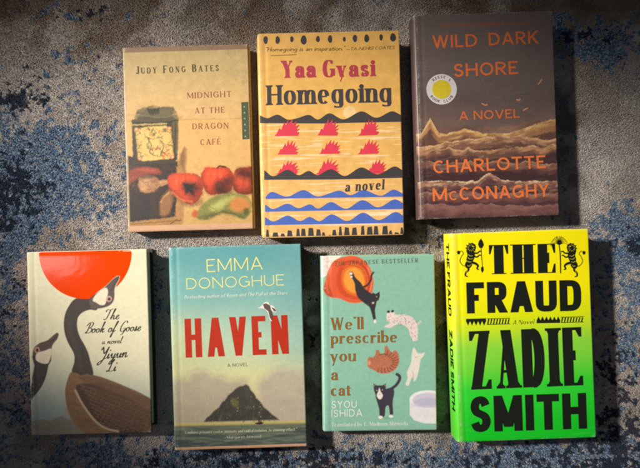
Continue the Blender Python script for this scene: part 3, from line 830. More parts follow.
# ================================================================== ARTWORK 3: storm sea
def paint_storm(c):
    X, Y = c.X, c.Y
    T = lambda rgb: np.broadcast_to(lin(rgb), c.C.shape)
    c.C = mix(T((108, 94, 90)), T((96, 80, 76)), sst(60, 120, Y)) * (.90 + .2 * fbm(X * .03, Y * .06, 2))[..., None]
    wx = X + 14 * (fbm(X * .04, Y * .05, 5) - .5); wy = Y + 12 * (fbm(X * .035, Y * .05, 8) - .5)
    line = 126 + 8 * (fbm(X * .045, X * 0 + 2, 14) - .5) + 4 * (fbm(X * .2, X * 0 + 2, 15) - .5) - 8 * sst(500, 556, X) - 10 * np.exp(-((X - 431) / 5) ** 2)
    sea = sst(-1.5, 4, Y - line)
    bands = fbm(wx * .045, wy * .12, 41, 5)
    seac = mix(T((98, 70, 60)), T((142, 102, 76)), sst(.35, .65, bands))
    seac = mix(seac, T((98, 62, 60)), sst(150, 212, Y) * .85)
    seac = mix(seac, T((86, 60, 58)), sst(.52, .36, fbm(wx * .06, wy * .16, 47, 4)) * .7)
    c.put(sea, seac)
    # glow in the wave body
    c.put(np.exp(-((X - 452) / 22) ** 2 - ((Y - 150) / 10) ** 2) * .55, (192, 140, 78))
    c.put(np.exp(-((X - 500) / 26) ** 2 - ((Y - 134) / 6) ** 2) * .6, (150, 122, 108))
    tri = lambda x0, w: np.clip(1 - np.abs(X - x0) / w, 0, 1) ** 1.3
    x1 = X + 5 * (fbm(X * .1, Y * .03, 120) - .5)
    def wave(f, d, top, body, deep, foam, fa, sd):
        f = f + 1.8 * (fbm(X * .30, X * 0 + sd, sd, 3) - .5) + .8 * (fbm(X * 1.1, X * 0 + sd, sd + 1, 2) - .5)
        k = Y - f; m = sst(-.25, .45, k)
        st = fbm((X + Y * .8) * .09, (Y - f * .6) * .34, sd + 2, 4)
        g = np.clip(k / d + (st - .5) * 1.1, 0, 1)
        col = mix(mix(T(top), T(body), sst(0, .45, g)), T(deep), sst(.4, 1.0, g))
        c.put(m, col)
        br = sst(.38, .62, fbm(X * .16, X * 0 + 3, sd + 3, 3))
        c.put(m * np.exp(-np.maximum(k, 0) / 1.1) * br * fa, foam)
        lace = sst(.60, .70, fbm((X + Y) * .16, (Y - f) * .55, sd + 4, 4)) * np.exp(-np.maximum(k, 0) / 5) * m
        c.put(lace * fa * .75, foam)
    und = lambda A, fr, sd: -A * (1 - np.abs(2 * fbm(X * fr, X * 0 + sd, sd, 2) - 1) ** .8)
    c.put(sst(96, 122, Y) * .5 * fbm(X * .04, Y * .07, 130), (150, 118, 104))
    wave(131 - 16 * tri(430, 10) - 5 * tri(466, 20) - 15 * sst(500, 560, X) + 2, 15, (206, 158, 100), (156, 112, 76), (98, 68, 58), (238, 206, 156), .85, 200)
    wave(142 + und(7, .035, 210) + 6 * sst(470, 440, X), 13, (196, 148, 106), (134, 94, 74), (84, 58, 54), (236, 200, 156), .8, 211)
    wave(152 + und(6, .05, 220) - 3 * sst(500, 556, X), 12, (176, 128, 92), (112, 78, 66), (72, 50, 50), (226, 186, 142), .7, 221)
    wave(166 + und(6, .04, 230), 12, (142, 100, 80), (96, 64, 60), (66, 44, 46), (206, 160, 124), .5, 231)
    wave(183 - 9 * tri(490, 16) + und(3, .06, 240), 12, (172, 128, 102), (112, 74, 68), (70, 46, 50), (240, 210, 168), .95, 241)
    wave(196 + und(5, .05, 250), 12, (140, 96, 84), (108, 70, 66), (78, 50, 54), (196, 150, 124), .45, 251)
    wave(207 + und(4, .06, 260), 14, (132, 92, 84), (116, 78, 74), (92, 62, 62), (184, 144, 126), .35, 261)
    c.brush(416, 562, 118, 222, 900, 5.0, .8, -.1, .14, .45, sea, -.15)
    def crest(pts, col, w0, jit=1.6, n=5, al=.7):
        for k in range(n):
            c.stroke([(x + random.uniform(-1, 1), y + random.uniform(-jit, jit)) for x, y in pts], random.uniform(.3, w0 * .5), col, .7, alpha=al * .32, taper=True)
    for p in ([(538.4, 83.5), (539.8, 81.4), (541.6, 79)], [(523.6, 109.8), (525.6, 108.4), (527.6, 107.6)], [(482, 103), (485, 104.5), (487, 104)], [(517, 99), (519, 99.6), (520, 98.6)]):
        c.stroke(p, .9, (226, 150, 90), .4)
    n = vnoise(X * .9, Y * .9, 77); c.C *= (.95 + .1 * n)[..., None]
    c.put(sst(.0068, .004, c.U) * .35, (118, 100, 94))  # painted highlight: the sheen along the hinge, put into the colour
    c.put(sst(-.001, -.004, c.U), (96, 74, 70))

# ================================================================== ARTWORK 4: geese
def paint_goose(c):
    X, Y = c.X, c.Y; T = lambda rgb: np.broadcast_to(lin(rgb), c.C.shape)
    c.C = T((222, 216, 184)) * (.97 + .06 * fbm(X * .08, Y * .08, 4))[..., None]
    g = sst(338, 422, Y + (X - 30) * -.12)
    c.put(g * .95, (146, 160, 158))
    hz = 420 + 3 * (fbm(X * .12, X * 0 + 1, 6) - .5) - 4 * np.exp(-((X - 62) / 7) ** 2)
    c.put(sst(-.8, 1.2, Y - hz) * .9, (140, 130, 114)); c.put(sst(428, 436, Y) * .5, (158, 146, 126))
    O = (10, 335)
    body = [(248, 145), (230, 180), (221, 222), (225, 270), (240, 322), (268, 364), (305, 394), (340, 408), (620, 400), (620, 290), (560, 252), (520, 228), (460, 202), (400, 178), (345, 160), (300, 148)]
    c.poly(c4(*O, body), (136, 104, 76), .5); BODY = c4(*O, body); WING = None
    for k in range(300):      # breast feathering
        a, b = random.uniform(66, 104), random.uniform(374, 432)
        if not inpoly((a, b), BODY) or not inpoly((a + 3, b), BODY) or not inpoly((a - 3, b), BODY): continue
        c.stroke([(a - 1.6, b - .8), (a, b + .5), (a + 1.8, b - .3)], .45, random.choice([(104, 78, 58), (164, 130, 98), (120, 90, 66)]), .5, alpha=.4)
    inside = None
    wing = [(264, 205), (285, 194), (330, 190), (385, 192), (460, 212), (520, 238), (570, 268), (575, 400), (445, 392), (400, 385), (350, 350), (310, 300), (280, 250)]
    c.poly(c4(*O, wing), (84, 64, 54), .8)
    c.poly(c4(*O, [(345, 162), (400, 180), (460, 204), (560, 254), (560, 300), (500, 262), (430, 232), (360, 205), (300, 188), (280, 165)]), (112, 84, 64), 1.2, alpha=.8)
    for row in range(9):      # overlapping coverts
        for k in range(16):
            x_, y_ = 285 + k * 17 + row * 10, 204 + row * 19 + k * (6 + row * .5)
            if x_ > 556 or y_ > 384: continue
            c.stroke(c4(*O, [(x_ - 4, y_ - 9), (x_ + 9, y_ - 2), (x_ + 10, y_ + 6), (x_, y_ + 9)]), .55, random.choice([(132, 104, 82), (116, 90, 72), (146, 116, 92)]), .45, alpha=.6)
    for k in range(26):       # feather edges sweeping back
        f = k / 25; y0 = 205 + f * 150; x0 = 285 + f * 100
        c.stroke(c4(*O, [(x0, y0), (x0 + 60, y0 + 6 + 4 * f), (x0 + 150, y0 + 14 + 16 * f), (x0 + 300, y0 + 50 + 20 * f)]), .5, (128, 98, 76), .5, alpha=.55)
        c.stroke(c4(*O, [(x0, y0 + 3), (x0 + 60, y0 + 9 + 4 * f), (x0 + 150, y0 + 18 + 16 * f), (x0 + 300, y0 + 54 + 20 * f)]), .4, (58, 42, 36), .5, alpha=.5)
    for k in range(120):
        a, b = random.uniform(78, 150), random.uniform(385, 430)
        if not inpoly((a, b), BODY) or not inpoly((a + 3, b - 2), BODY): continue
        c.stroke([(a, b), (a + 3, b + 1.2)], .4, random.choice([(58, 44, 38), (118, 90, 70)]), .5, alpha=.35)
    c.stroke(c4(*O, [(262, 220), (285, 265), (315, 310), (350, 350), (390, 375), (434, 385)]), 2.0, (196, 172, 138), .7, alpha=.9)
    c.stroke(c4(*O, [(230, 300), (260, 350), (300, 385), (350, 396)]), 3, (164, 126, 90), 2.5, alpha=.6)
    # long neck
    neckL = [(248, 143), (258, 105), (256, 70), (240, 30), (222, -10), (220, -60), (228, -100), (252, -140), (290, -158), (335, -165)]
    neckR = [(350, -105), (318, -103), (288, -90), (268, -65), (264, -30), (272, 5), (300, 50), (322, 100), (335, 150), (325, 158), (305, 152), (285, 160), (268, 150)]
    c.poly(c4(*O, neckL + neckR), (70, 62, 58), .5)
    c.stroke(c4(*O, [(294, 130), (292, 90), (278, 55), (256, 15), (244, -25), (244, -65), (256, -98), (284, -122), (330, -134)]), 13.4, (70, 62, 58), .5)
    c.stroke(c4(*O, [(238, -50), (238, -20), (256, 30), (276, 80), (280, 130)]), 2.4, (92, 82, 76), 2.6, alpha=.5)
    Q = (10, 240)
    c.poly(c4(*Q, [(320, 232), (350, 208), (385, 182), (412, 155), (432, 143), (438, 146), (434, 162), (424, 178), (418, 200), (418, 225), (412, 246), (395, 262), (360, 272), (325, 270)]), (92, 80, 76), .45)
    c.poly(c4(*Q, [(340, 222), (362, 200), (385, 190), (392, 205), (388, 230), (380, 255), (362, 258), (345, 248), (332, 240)]), (228, 218, 192), .5)
    c.ell(10 + 396 / 4, 240 + 234 / 4, 2.9, 3.0, (196, 160, 146)); c.ell(10 + 397 / 4, 240 + 235 / 4, 1.5, 1.6, (70, 40, 34))
    c.stroke(c4(*Q, [(404, 200), (420, 172), (434, 150)]), .5, (50, 42, 40), .4)
    # second goose at the left edge
    c.poly(c4(*Q, [(90, 460), (96, 430), (118, 410), (150, 398), (178, 375), (190, 368), (196, 376), (188, 396), (172, 416), (166, 440), (166, 470), (160, 490), (130, 520), (100, 500), (92, 480)]), (92, 76, 68), .45)
    c.poly(c4(*O, [(92, 80), (98, 110), (92, 150), (84, 200), (74, 262), (100, 240), (126, 205), (144, 165), (154, 120), (158, 90)]), (70, 62, 62), .5)
    c.poly(c4(*O, [(103, 80), (112, 68), (140, 60), (164, 52), (166, 70), (160, 95), (150, 112), (125, 110), (104, 98)]), (226, 212, 186), .5)
    c.ell(10 + 108 / 4, 335 + 58 / 4, 2.8, 3.2, (190, 150, 130)); c.ell(10 + 109 / 4, 335 + 58 / 4, 1.5, 1.8, (58, 34, 30))
    c.stroke(c4(*Q, [(160, 408), (178, 392), (188, 376)]), .5, (46, 36, 34), .4)
    c.put(sst(.0016, .0005, c.U) * .4, (236, 228, 196)); c.put(sst(-.001, -.003, c.U) , (196, 60, 20)); c.put((c.U < -.035) * 1.0, (70, 62, 54))

# ================================================================== ARTWORK 5: island at sea
def paint_haven(c):
    X, Y = c.X, c.Y; T = lambda rgb: np.broadcast_to(lin(rgb), c.C.shape)
    Yr = Y + (X - 170) * .03
    C = mix(T((92, 158, 162)), T((120, 174, 170)), sst(250, 295, Yr))
    C = mix(C, T((176, 200, 172)), sst(290, 345, Yr)); C = mix(C, T((206, 202, 150)), sst(340, 385, Yr)); C = mix(C, T((208, 196, 152)), sst(380, 412, Yr))
    C = mix(C, T((120, 170, 172)), sst(250, 305, X) * sst(400, 340, Yr) * .5)
    C = mix(C, T((196, 196, 140)), sst(225, 175, X) * sst(300, 350, Yr) * .6)
    c.C = C * (.95 + .1 * fbm(X * .03, Y * .05, 3))[..., None]
    def cloud(pts, col, al=.9):
        c.poly(pts, col, 5.0, alpha=al * .9)
    cloud(c4(160, 345, [(40, 150), (60, 140), (85, 130), (110, 138), (122, 120), (150, 108), (185, 108), (205, 122), (225, 128), (245, 130), (262, 142), (300, 142), (330, 140), (350, 160), (350, 312), (40, 318)]), (164, 152, 138), .85)
    cloud(c4(160, 345, [(400, 150), (425, 128), (450, 108), (480, 98), (520, 100), (560, 110), (600, 100), (600, 306), (430, 310), (395, 220)]), (168, 154, 148), .75)
    for k in range(20):
        a = random.choice([random.uniform(172, 240), random.uniform(262, 304)]); b = random.uniform(378, 412)
        c.ell(a, b, random.uniform(4, 9), random.uniform(2, 5), random.choice([(150, 138, 132), (186, 170, 146), (140, 128, 126), (196, 180, 150)]), random.uniform(-.3, .3), 3, .18)
    for p in ([(110, 138), (122, 121), (150, 110), (185, 110), (205, 124)], [(225, 130), (262, 143), (300, 144)], [(425, 130), (450, 110), (480, 100), (510, 104)]):
        c.stroke(c4(160, 345, p), 1.0, (206, 192, 160), 1.5, alpha=.6)
    hz = 423.6 - (X - 172) * .024
    c.put(sst(-.3, .3, Y - hz), (192, 176, 112)); c.put(sst(1.5, 4.5, Y - hz), (104, 112, 92)); c.put(sst(6, 16, Y - hz) * .9, (78, 90, 86))
    s = fbm(X * .06, Y * .5, 12, 3); se = sst(3, 6, Y - hz)
    c.put(se * sst(.56, .7, s) * .5, (128, 134, 112)); c.put(se * sst(.42, .3, s) * .5, (52, 62, 62))
    for p in ([(262, 441), (275, 438.5), (290, 438), (304, 437)], [(180, 440), (200, 438), (215, 440), (240, 441)], [(250, 436), (270, 434), (300, 433.5)]):
        c.stroke(p, 1.2, (132, 136, 110), .8, alpha=.6, taper=True)
    # island
    M = [(204, 422.4), (207, 418), (211, 415), (214, 411.5), (219, 408), (222, 403), (226, 399.5), (228, 396), (232, 393), (236, 389), (240, 386.8), (243, 386.6), (246, 384.8), (249, 387), (251, 391), (254, 394), (257, 399), (261, 403), (264, 408), (268, 411), (272, 415), (276, 417.5), (279, 420.4)]
    c.poly(M, (66, 64, 58), .8, False)
    for k in range(150):
        f = random.random(); b = 388 + 32 * math.sqrt(f); hw = (b - 386) * .95
        a = 243 + random.uniform(-hw, hw) * (1.0 if b > 395 else .5)
        if a < 205 + (421 - b) * 1.15 or a > 277 - (420 - b) * .85: continue
        col = random.choice([(50, 50, 50), (80, 82, 62), (66, 66, 60), (96, 94, 62), (54, 56, 54), (78, 74, 66)])
        c.stroke([(a, b), (a + random.uniform(-2, 2), b + random.uniform(1, 3))], random.uniform(.5, 1.4), col, .7, alpha=.7)
    c.poly([(233, 399), (237, 402), (238, 408), (234, 407), (231, 403)], (112, 112, 62), 1.6, alpha=.65)
    c.poly([(244, 390), (247, 388), (250, 394), (254, 402), (260, 410), (250, 404), (247, 396)], (74, 72, 62), 1.0, alpha=.6)
    for k in range(60):
        a, b = random.uniform(180, 302), random.uniform(376, 424)
        c.ell(a, b, .36, .32, random.choice([(236, 206, 112), (214, 150, 70), (232, 214, 150)]), 0, .35, .75)
    c.poly([(255, 423.4), (257, 424.8), (261, 424.9), (263.4, 423.2), (261, 422.6)], (44, 36, 32), .4); c.ell(259, 421.6, 1, 1.6, (96, 44, 34)); c.ell(260.8, 422, .7, 1.2, (60, 44, 36))
    c.put(sst(.0032, .0028, c.V) * .95, (222, 170, 132))
    c.put(sst(.0014, .0004, c.U) * .3, (170, 200, 188)); c.put(sst(0, -.004, c.U), (74, 120, 122))

# ================================================================== ARTWORK 6: cats
def paint_cats(c):
    X, Y = c.X, c.Y; Q = (305, 245); O = (305, 330)
    c.fill((140, 190, 168)); c.C *= (.97 + .06 * fbm(X * .1, Y * .1, 9))[..., None]
    c.put(sst(.0016, .0006, c.U) * .5, (186, 222, 204))
    c.poly(c4(*Q, [(50, 30), (160, 30), (130, 52), (112, 70), (96, 95), (84, 120), (66, 128), (50, 120)]), (240, 226, 214), .5, False)
    for k in range(26):
        c.ell(random.uniform(321, 333), random.uniform(256, 272), .5, .4, (190, 110, 80), 0, .4, .6)
    c.poly(c4(*Q, [(112, 62), (150, 46), (195, 42), (235, 62), (262, 98), (273, 150), (262, 202), (226, 228), (180, 230), (135, 212), (100, 206), (72, 175), (82, 130), (94, 92)]), (222, 92, 52), .5)
    c.poly(c4(*Q, [(72, 178), (78, 150), (98, 170), (110, 205), (85, 198)]), (186, 64, 40), .8)
    c.stroke(c4(*Q, [(100, 90), (84, 140), (90, 190)]), 2.2, (234, 130, 84), 1.2, alpha=.7)
    c.poly(c4(*Q, [(150, 70), (195, 58), (240, 85), (260, 130), (256, 185), (222, 212), (180, 214), (140, 190), (125, 145), (130, 100)]), (204, 74, 36), .6, alpha=.9)
    c.poly(c4(*Q, [(160, 82), (200, 74), (238, 102), (250, 145), (240, 190), (205, 204), (168, 190), (146, 155), (145, 110)]), (226, 110, 40), .6)
    c.poly(c4(*Q, [(170, 95), (200, 90), (225, 112), (236, 150), (226, 182), (198, 192), (170, 178), (155, 150), (155, 118)]), (236, 156, 58), .8)
    c.stroke(c4(*Q, [(250, 90), (266, 140), (258, 190)]), 1.2, (240, 150, 110), .9, alpha=.7)
    for p in ([(128, 84), (176, 62), (222, 76), (250, 112), (258, 160), (240, 198)], [(148, 96), (180, 80), (222, 92), (243, 130), (240, 174), (218, 196)]):
        c.stroke(c4(*Q, p), .8, (176, 58, 30), .35, alpha=.8)
    BK = (54, 50, 54)
    # leaping black cat
    c.stroke(c4(*Q, [(232, 168), (248, 160), (262, 140), (264, 122), (272, 110)]), 1.9, BK, .5)
    c.poly(c4(*Q, [(176, 112), (188, 106), (200, 128), (222, 150), (236, 172), (262, 192), (286, 210), (284, 240), (280, 262), (284, 300), (276, 306), (268, 280), (258, 250), (236, 232), (212, 210), (200, 180), (196, 150)]), BK, .5)
    c.poly(c4(*Q, [(266, 198), (270, 190), (282, 196), (298, 186), (299, 205), (294, 222), (280, 228), (268, 220)]), BK, .45, False)
    c.ell(305 + 182 / 4, 245 + 113 / 4, 1.5, 1.3, (236, 220, 210)); c.ell(305 + 184 / 4, 245 + 126 / 4, 1.1, .9, (236, 220, 210)); c.ell(305 + 280 / 4, 245 + 306 / 4, 1.3, 2.0, (236, 226, 216)); c.ell(305 + 272 / 4, 245 + 232 / 4, 1.1, .9, (220, 190, 180))
    c.ell(305 + 286 / 4, 245 + 207 / 4, .5, .5, (230, 160, 80), 0, .3)
    # speckled cat
    c.stroke(c4(*Q, [(430, 312), (450, 318), (462, 308)]), 1.8, (214, 196, 190), .5)
    c.poly(c4(*Q, [(328, 290), (335, 272), (350, 276), (372, 280), (400, 280), (430, 292), (446, 315), (452, 345), (450, 380), (436, 386), (430, 382), (420, 360), (412, 335), (385, 318), (360, 322), (345, 332), (322, 330), (320, 324), (340, 314), (330, 305)]), (226, 210, 204), .5)
    c.poly(c4(*Q, [(326, 285), (330, 268), (345, 264), (358, 268), (354, 296), (340, 304), (328, 300)]), (232, 216, 210), .5)
    for (a, b) in ((334, 268), (350, 266)): c.ell(305 + a / 4, 245 + b / 4, 1.7, 1.3, (48, 46, 50), -.2)
    for k in range(110):
        a, b = random.uniform(330, 450), random.uniform(276, 378)
        if b > 322 and a < 412: continue
        if b > 300 + (a - 330) * 1.3 or b < 268 + max(0, a - 400) * .7: continue
        c.stroke([(305 + a / 4, 245 + b / 4), (305 + a / 4 + random.uniform(-1, 1), 245 + b / 4 + random.uniform(.3, 1.2))], .5, random.choice([(110, 96, 98), (150, 126, 124), (190, 140, 140)]), .35, alpha=.8)
    # ginger cat on its back
    c.poly(c4(*O, [(250, 130), (256, 110), (275, 108), (284, 95), (286, 82), (296, 80), (304, 96), (318, 95), (320, 70), (328, 64), (338, 78), (348, 90), (362, 82), (376, 100), (378, 130), (366, 155), (340, 172), (305, 174), (276, 160), (256, 150)]), (184, 112, 84), .5)
    for k in range(13):
        a = -1.25 + k * .26; cx, cy = 312, 128
        c.stroke(c4(*O, [(cx + 40 * math.cos(a), cy + 26 * math.sin(a)), (cx + 52 * math.cos(a + .06), cy + 36 * math.sin(a + .06)), (cx + 62 * math.cos(a), cy + 44 * math.sin(a))]), .9, (128, 66, 48), .5, alpha=.9)
    for k in range(40):
        a, b = random.uniform(262, 355), random.uniform(100, 160)
        c.stroke([(305 + a / 4, 330 + b / 4), (305 + a / 4 + 1.3, 330 + b / 4 + random.uniform(-.6, .6))], .5, random.choice([(140, 76, 56), (212, 146, 112)]), .4, alpha=.6)
    c.ell(305 + 258 / 4, 330 + 132 / 4, 1.8, 2.2, (206, 150, 122)); c.stroke(c4(*O, [(300, 100), (318, 96), (330, 100)]), 1.0, (128, 66, 48), .6)
    # white cat
    c.poly(c4(*O, [(436, 72), (444, 82), (452, 94), (466, 96), (478, 92), (476, 104), (464, 120), (460, 140), (456, 165), (450, 190), (438, 208), (436, 190), (428, 195), (416, 222), (404, 218), (412, 195), (410, 170), (418, 150), (426, 130), (428, 105), (430, 85)]), (228, 220, 206), .5)
    c.stroke(c4(*O, [(440, 108), (446, 112), (452, 108)]), .4, (150, 120, 110), .35); c.stroke(c4(*O, [(430, 165), (436, 180), (432, 196)]), .5, (190, 180, 166), .5)
    # tuxedo cat
    NV = (64, 58, 70)
    c.ell(305 + 335 / 4, 330 + 352 / 4, 6, 1.3, (110, 170, 140), 0, .8, .8)
    c.stroke(c4(*O, [(350, 235), (368, 220), (380, 200), (380, 186), (370, 178)]), 3.0, NV, .5)
    c.poly(c4(*O, [(285, 262), (300, 250), (330, 235), (352, 232), (360, 250), (354, 290), (356, 340), (344, 342), (338, 305), (326, 310), (322, 345), (304, 348), (300, 318), (292, 290)]), NV, .5)
    c.poly(c4(*O, [(276, 214), (290, 222), (312, 222), (326, 214), (326, 240), (318, 262), (300, 268), (284, 258), (278, 240)]), NV, .45, False)
    c.poly(c4(*O, [(300, 232), (305, 246), (314, 262), (308, 276), (298, 276), (290, 262), (296, 246)]), (236, 226, 216), .5)
    for (a, b) in ((306, 350), (348, 346)): c.ell(305 + a / 4, 330 + b / 4, 2.2, 1.5, (238, 230, 220))
    for (a, b) in ((290, 242), (312, 240)): c.ell(305 + a / 4, 330 + b / 4, .55, .55, (176, 180, 120), 0, .3)
    c.ell(305 + 302 / 4, 330 + 258 / 4, .6, .5, (200, 130, 120), 0, .3)
    for (a, b) in ((280, 222), (322, 222)): c.ell(305 + a / 4, 330 + b / 4, .6, .9, (180, 110, 90), 0, .3)
    # bowl
    c.poly(c4(*O, [(422, 285), (422, 340), (440, 362), (480, 374), (560, 376), (560, 280)]), (232, 228, 230), .5, False)
    c.ell(305 + 492 / 4, 330 + 280 / 4, 18, 9.4, (238, 232, 234)); c.ell(305 + 494 / 4, 330 + 282 / 4, 15.5, 7.4, (206, 202, 216))
    c.ell(305 + 496 / 4, 330 + 292 / 4, 14.4, 5.0, (190, 186, 208), 0, .8); c.stroke(c4(*O, [(432, 300), (470, 308), (530, 304)]), 1.0, (206, 200, 220), 1)
    for k in range(14):
        c.stroke([(412 + k * 1.9, 403 + .3 * k), (412 + k * 1.9, 416 + .3 * k)], .5, (212, 208, 214), .5, alpha=.5)
    c.put(sst(c.w - .0006, c.w + .0004, c.U), (186, 186, 70)); c.put(sst(-.001, -.003, c.U), (132, 186, 160))

# ================================================================== ARTWORK 7: yellow to green
def paint_neon(c):
    X, Y = c.X, c.Y; T = lambda rgb: np.broadcast_to(lin(rgb), c.C.shape)
    Yr = Y + (X - 520) * .09
    C = mix(T((252, 238, 0)), T((216, 232, 10)), sst(285, 325, Yr)); C = mix(C, T((136, 218, 62)), sst(315, 350, Yr)); C = mix(C, T((44, 212, 50)), sst(345, 392, Yr)); C = mix(C, T((20, 200, 38)), sst(390, 430, Yr))
    c.C = C * (.985 + .03 * fbm(X * .1, Y * .1, 2))[..., None]
    c.put(sst(.0085, .0045, c.U) * .12, (226, 232, 120))  # faint painted reflection along the hinge strip

# ------------------------------------------------------------------ the rug
def blob2(px, py, cx, cy, rx, ry): return np.exp(-((px - cx) / rx) ** 2 - ((py - cy) / ry) ** 2)
def build_rug():
    W, Hh = .86, .66; d = .00122
    nx, ny = int(W / d), int(Hh / d)
    gx, gy = np.meshgrid((np.arange(nx) - nx / 2) * d, (np.arange(ny) - ny / 2) * d)
    gx = gx + (np.arange(ny) % 2)[:, None] * d / 2
    gx = (gx + rng.uniform(-.4, .4, gx.shape) * d).ravel(); gy = (gy + rng.uniform(-.4, .4, gy.shape) * d).ravel()
    n = len(gx)
    sc = FPX / CAMH
    px, py = 320 + gx * sc, 234 - gy * sc
    def blob(cx, cy, rx, ry, a=1.0): return a * np.exp(-((px - cx) / rx) ** 2 - ((py - cy) / ry) ** 2)
    base = np.broadcast_to(lin((186, 178, 172)), (n, 3)).copy()
    tb = sst(90, 20, py) * .8 * (.5 + .5 * sst(.35, .6, fbm(px * .02, py * .03, 68)))                       # browner field along the top
    base = mix(base, np.broadcast_to(lin((132, 112, 94)), (n, 3)), np.clip(tb + .35 * sst(.5, .7, fbm(px * .02, py * .02, 60)), 0, 1))
    base = mix(base, np.broadcast_to(lin((96, 84, 68)), (n, 3)), np.clip(.9 * blob2(px, py, 300, 300, 30, 200) + .9 * blob2(px, py, 420, 225, 40, 40) + .8 * blob2(px, py, 445, 380, 24, 110) + .7 * blob2(px, py, 570, 130, 20, 130) + .7 * blob2(px, py, 612, 390, 22, 70), 0, 1) * sst(.35, .6, fbm(px * .05, py * .05, 66)))  # browner, darker yarn between the books, with shade beside them painted in
    base = mix(base, np.broadcast_to(lin((218, 208, 200)), (n, 3)), sst(.5, .75, fbm(px * .03, py * .03, 61)) * .5)
    dens = (blob(30, 160, 76, 66, .66) + blob(8, 225, 34, 46, .35) + blob(10, 340, 32, 130, .50) + blob(12, 180, 30, 40, .25) + blob(70, 200, 70, 40, .34)
            + blob(230, 462, 200, 26, .62) + blob(90, 450, 60, 18, .15) + blob(500, 462, 100, 18, .5) + blob(600, 45, 46, 20, .55) + blob(618, 62, 30, 18, .3)
            + blob(610, 222, 42, 16, .55) + blob(635, 250, 30, 30, .5) + blob(630, 330, 30, 80, .55) + blob(622, 455, 60, 30, .5) + blob(80, 52, 60, 14, .22) + blob(70, 10, 50, 12, .22)
            + blob(430, 236, 26, 14, .3) + blob(560, 24, 30, 30, .25) + blob(155, 300, 14, 60, .25) + blob(540, 455, 80, 14, .35) + .06)
    fine = .55 * fbm(px * .13, py * .13, 70, 3) + .45 * fbm(px * .30, py * .30, 72, 2)
    fine = .5 + (fine - .5) * 1.35
    big = fbm(px * .035, py * .035, 75, 3)
    f = fine * .75 + big * .25
    blue = sst(.0, .10, dens * .56 + f - .725)
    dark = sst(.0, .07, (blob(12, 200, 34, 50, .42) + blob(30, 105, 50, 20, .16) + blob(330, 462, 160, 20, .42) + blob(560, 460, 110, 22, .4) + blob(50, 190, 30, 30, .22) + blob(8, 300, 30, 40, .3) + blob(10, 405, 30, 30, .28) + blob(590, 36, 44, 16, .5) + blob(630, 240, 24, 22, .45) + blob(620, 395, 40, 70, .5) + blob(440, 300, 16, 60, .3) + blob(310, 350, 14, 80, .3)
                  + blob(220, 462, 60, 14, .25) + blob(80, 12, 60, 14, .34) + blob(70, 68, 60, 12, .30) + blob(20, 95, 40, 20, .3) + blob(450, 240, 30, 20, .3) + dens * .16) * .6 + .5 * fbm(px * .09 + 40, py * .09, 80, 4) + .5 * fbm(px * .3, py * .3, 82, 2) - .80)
    pick = rng.random(n)
    bc = np.where((pick < .35)[:, None], lin((64, 104, 148)), np.where((pick < .7)[:, None], lin((124, 152, 174)), np.where((pick < .86)[:, None], lin((34, 58, 98)), lin((160, 166, 170)))))
    colr = base + (bc - base) * blue[:, None] * .88
    dc = np.where((rng.random(n) < .5)[:, None], lin((36, 38, 48)), lin((30, 44, 70)))
    colr = colr + (dc - colr) * dark[:, None] * .93
    colr = colr * rng.uniform(.84, 1.12, n)[:, None] * (.9 + .2 * fbm(px * .8, py * .8, 90, 2))[:, None]
    # tufts: low leaning yarn ends, packed tight
    hgt = .0026 + .0005 * rng.random(n) + .0008 * (fbm(px * .25, py * .25, 95, 2) - .5)
    lean = rng.normal(0, .0007, (n, 2)) + np.array([.0005, -.0003])
    r0 = .00125 * rng.uniform(.85, 1.2, n); a0 = rng.uniform(0, 2 * math.pi, n)
    Z0 = -.0032
    V = np.zeros((n, 5, 3), np.float32)
    for k in range(4):
        a = a0 + k * math.pi / 2
        V[:, k, 0] = gx + r0 * np.cos(a); V[:, k, 1] = gy + r0 * np.sin(a); V[:, k, 2] = Z0
    V[:, 4, 0] = gx + lean[:, 0]; V[:, 4, 1] = gy + lean[:, 1]; V[:, 4, 2] = Z0 + hgt
    b = np.arange(n, dtype=np.int32)[:, None] * 5
    q = np.concatenate([np.concatenate([b + k, b + (k + 1) % 4, b + 4], 1) for k in range(4)])
    C = np.repeat(colr[:, None, :], 5, 1)
    co = V.reshape(-1, 3); cc = C.reshape(-1, 3)
    # backing cloth, one sheet under the yarn
    m = len(co); B = np.array([(-1.2, -1.0, Z0 + .0004), (1.2, -1.0, Z0 + .0004), (1.2, 1.0, Z0 + .0004), (-1.2, 1.0, Z0 + .0004)], np.float32)
    co = np.concatenate([co, B]); cc = np.concatenate([cc, np.tile(lin((96, 86, 78)), (4, 1))])
    q = np.concatenate([q, np.array([[m, m + 1, m + 2], [m, m + 2, m + 3]], np.int32)])
    me = mesh_np('rug', co, q, 3)
    set_cols(me, cc)
    mt, nt, bs = nt_new('rug_yarn')
    at = nt.nodes.new('ShaderNodeAttribute'); at.attribute_name = 'tint'
    mottled(nt, at.outputs['Color'], bs, 900, .18)
    bs.inputs['Roughness'].default_value = .95; bs.inputs['Specular IOR Level'].default_value = .1
    bs.inputs['Sheen Weight'].default_value = .15; bs.inputs['Sheen Roughness'].default_value = .5
    me.materials.append(mt)
    o = new_obj('rug', me); o['kind'] = 'structure'
build_rug()

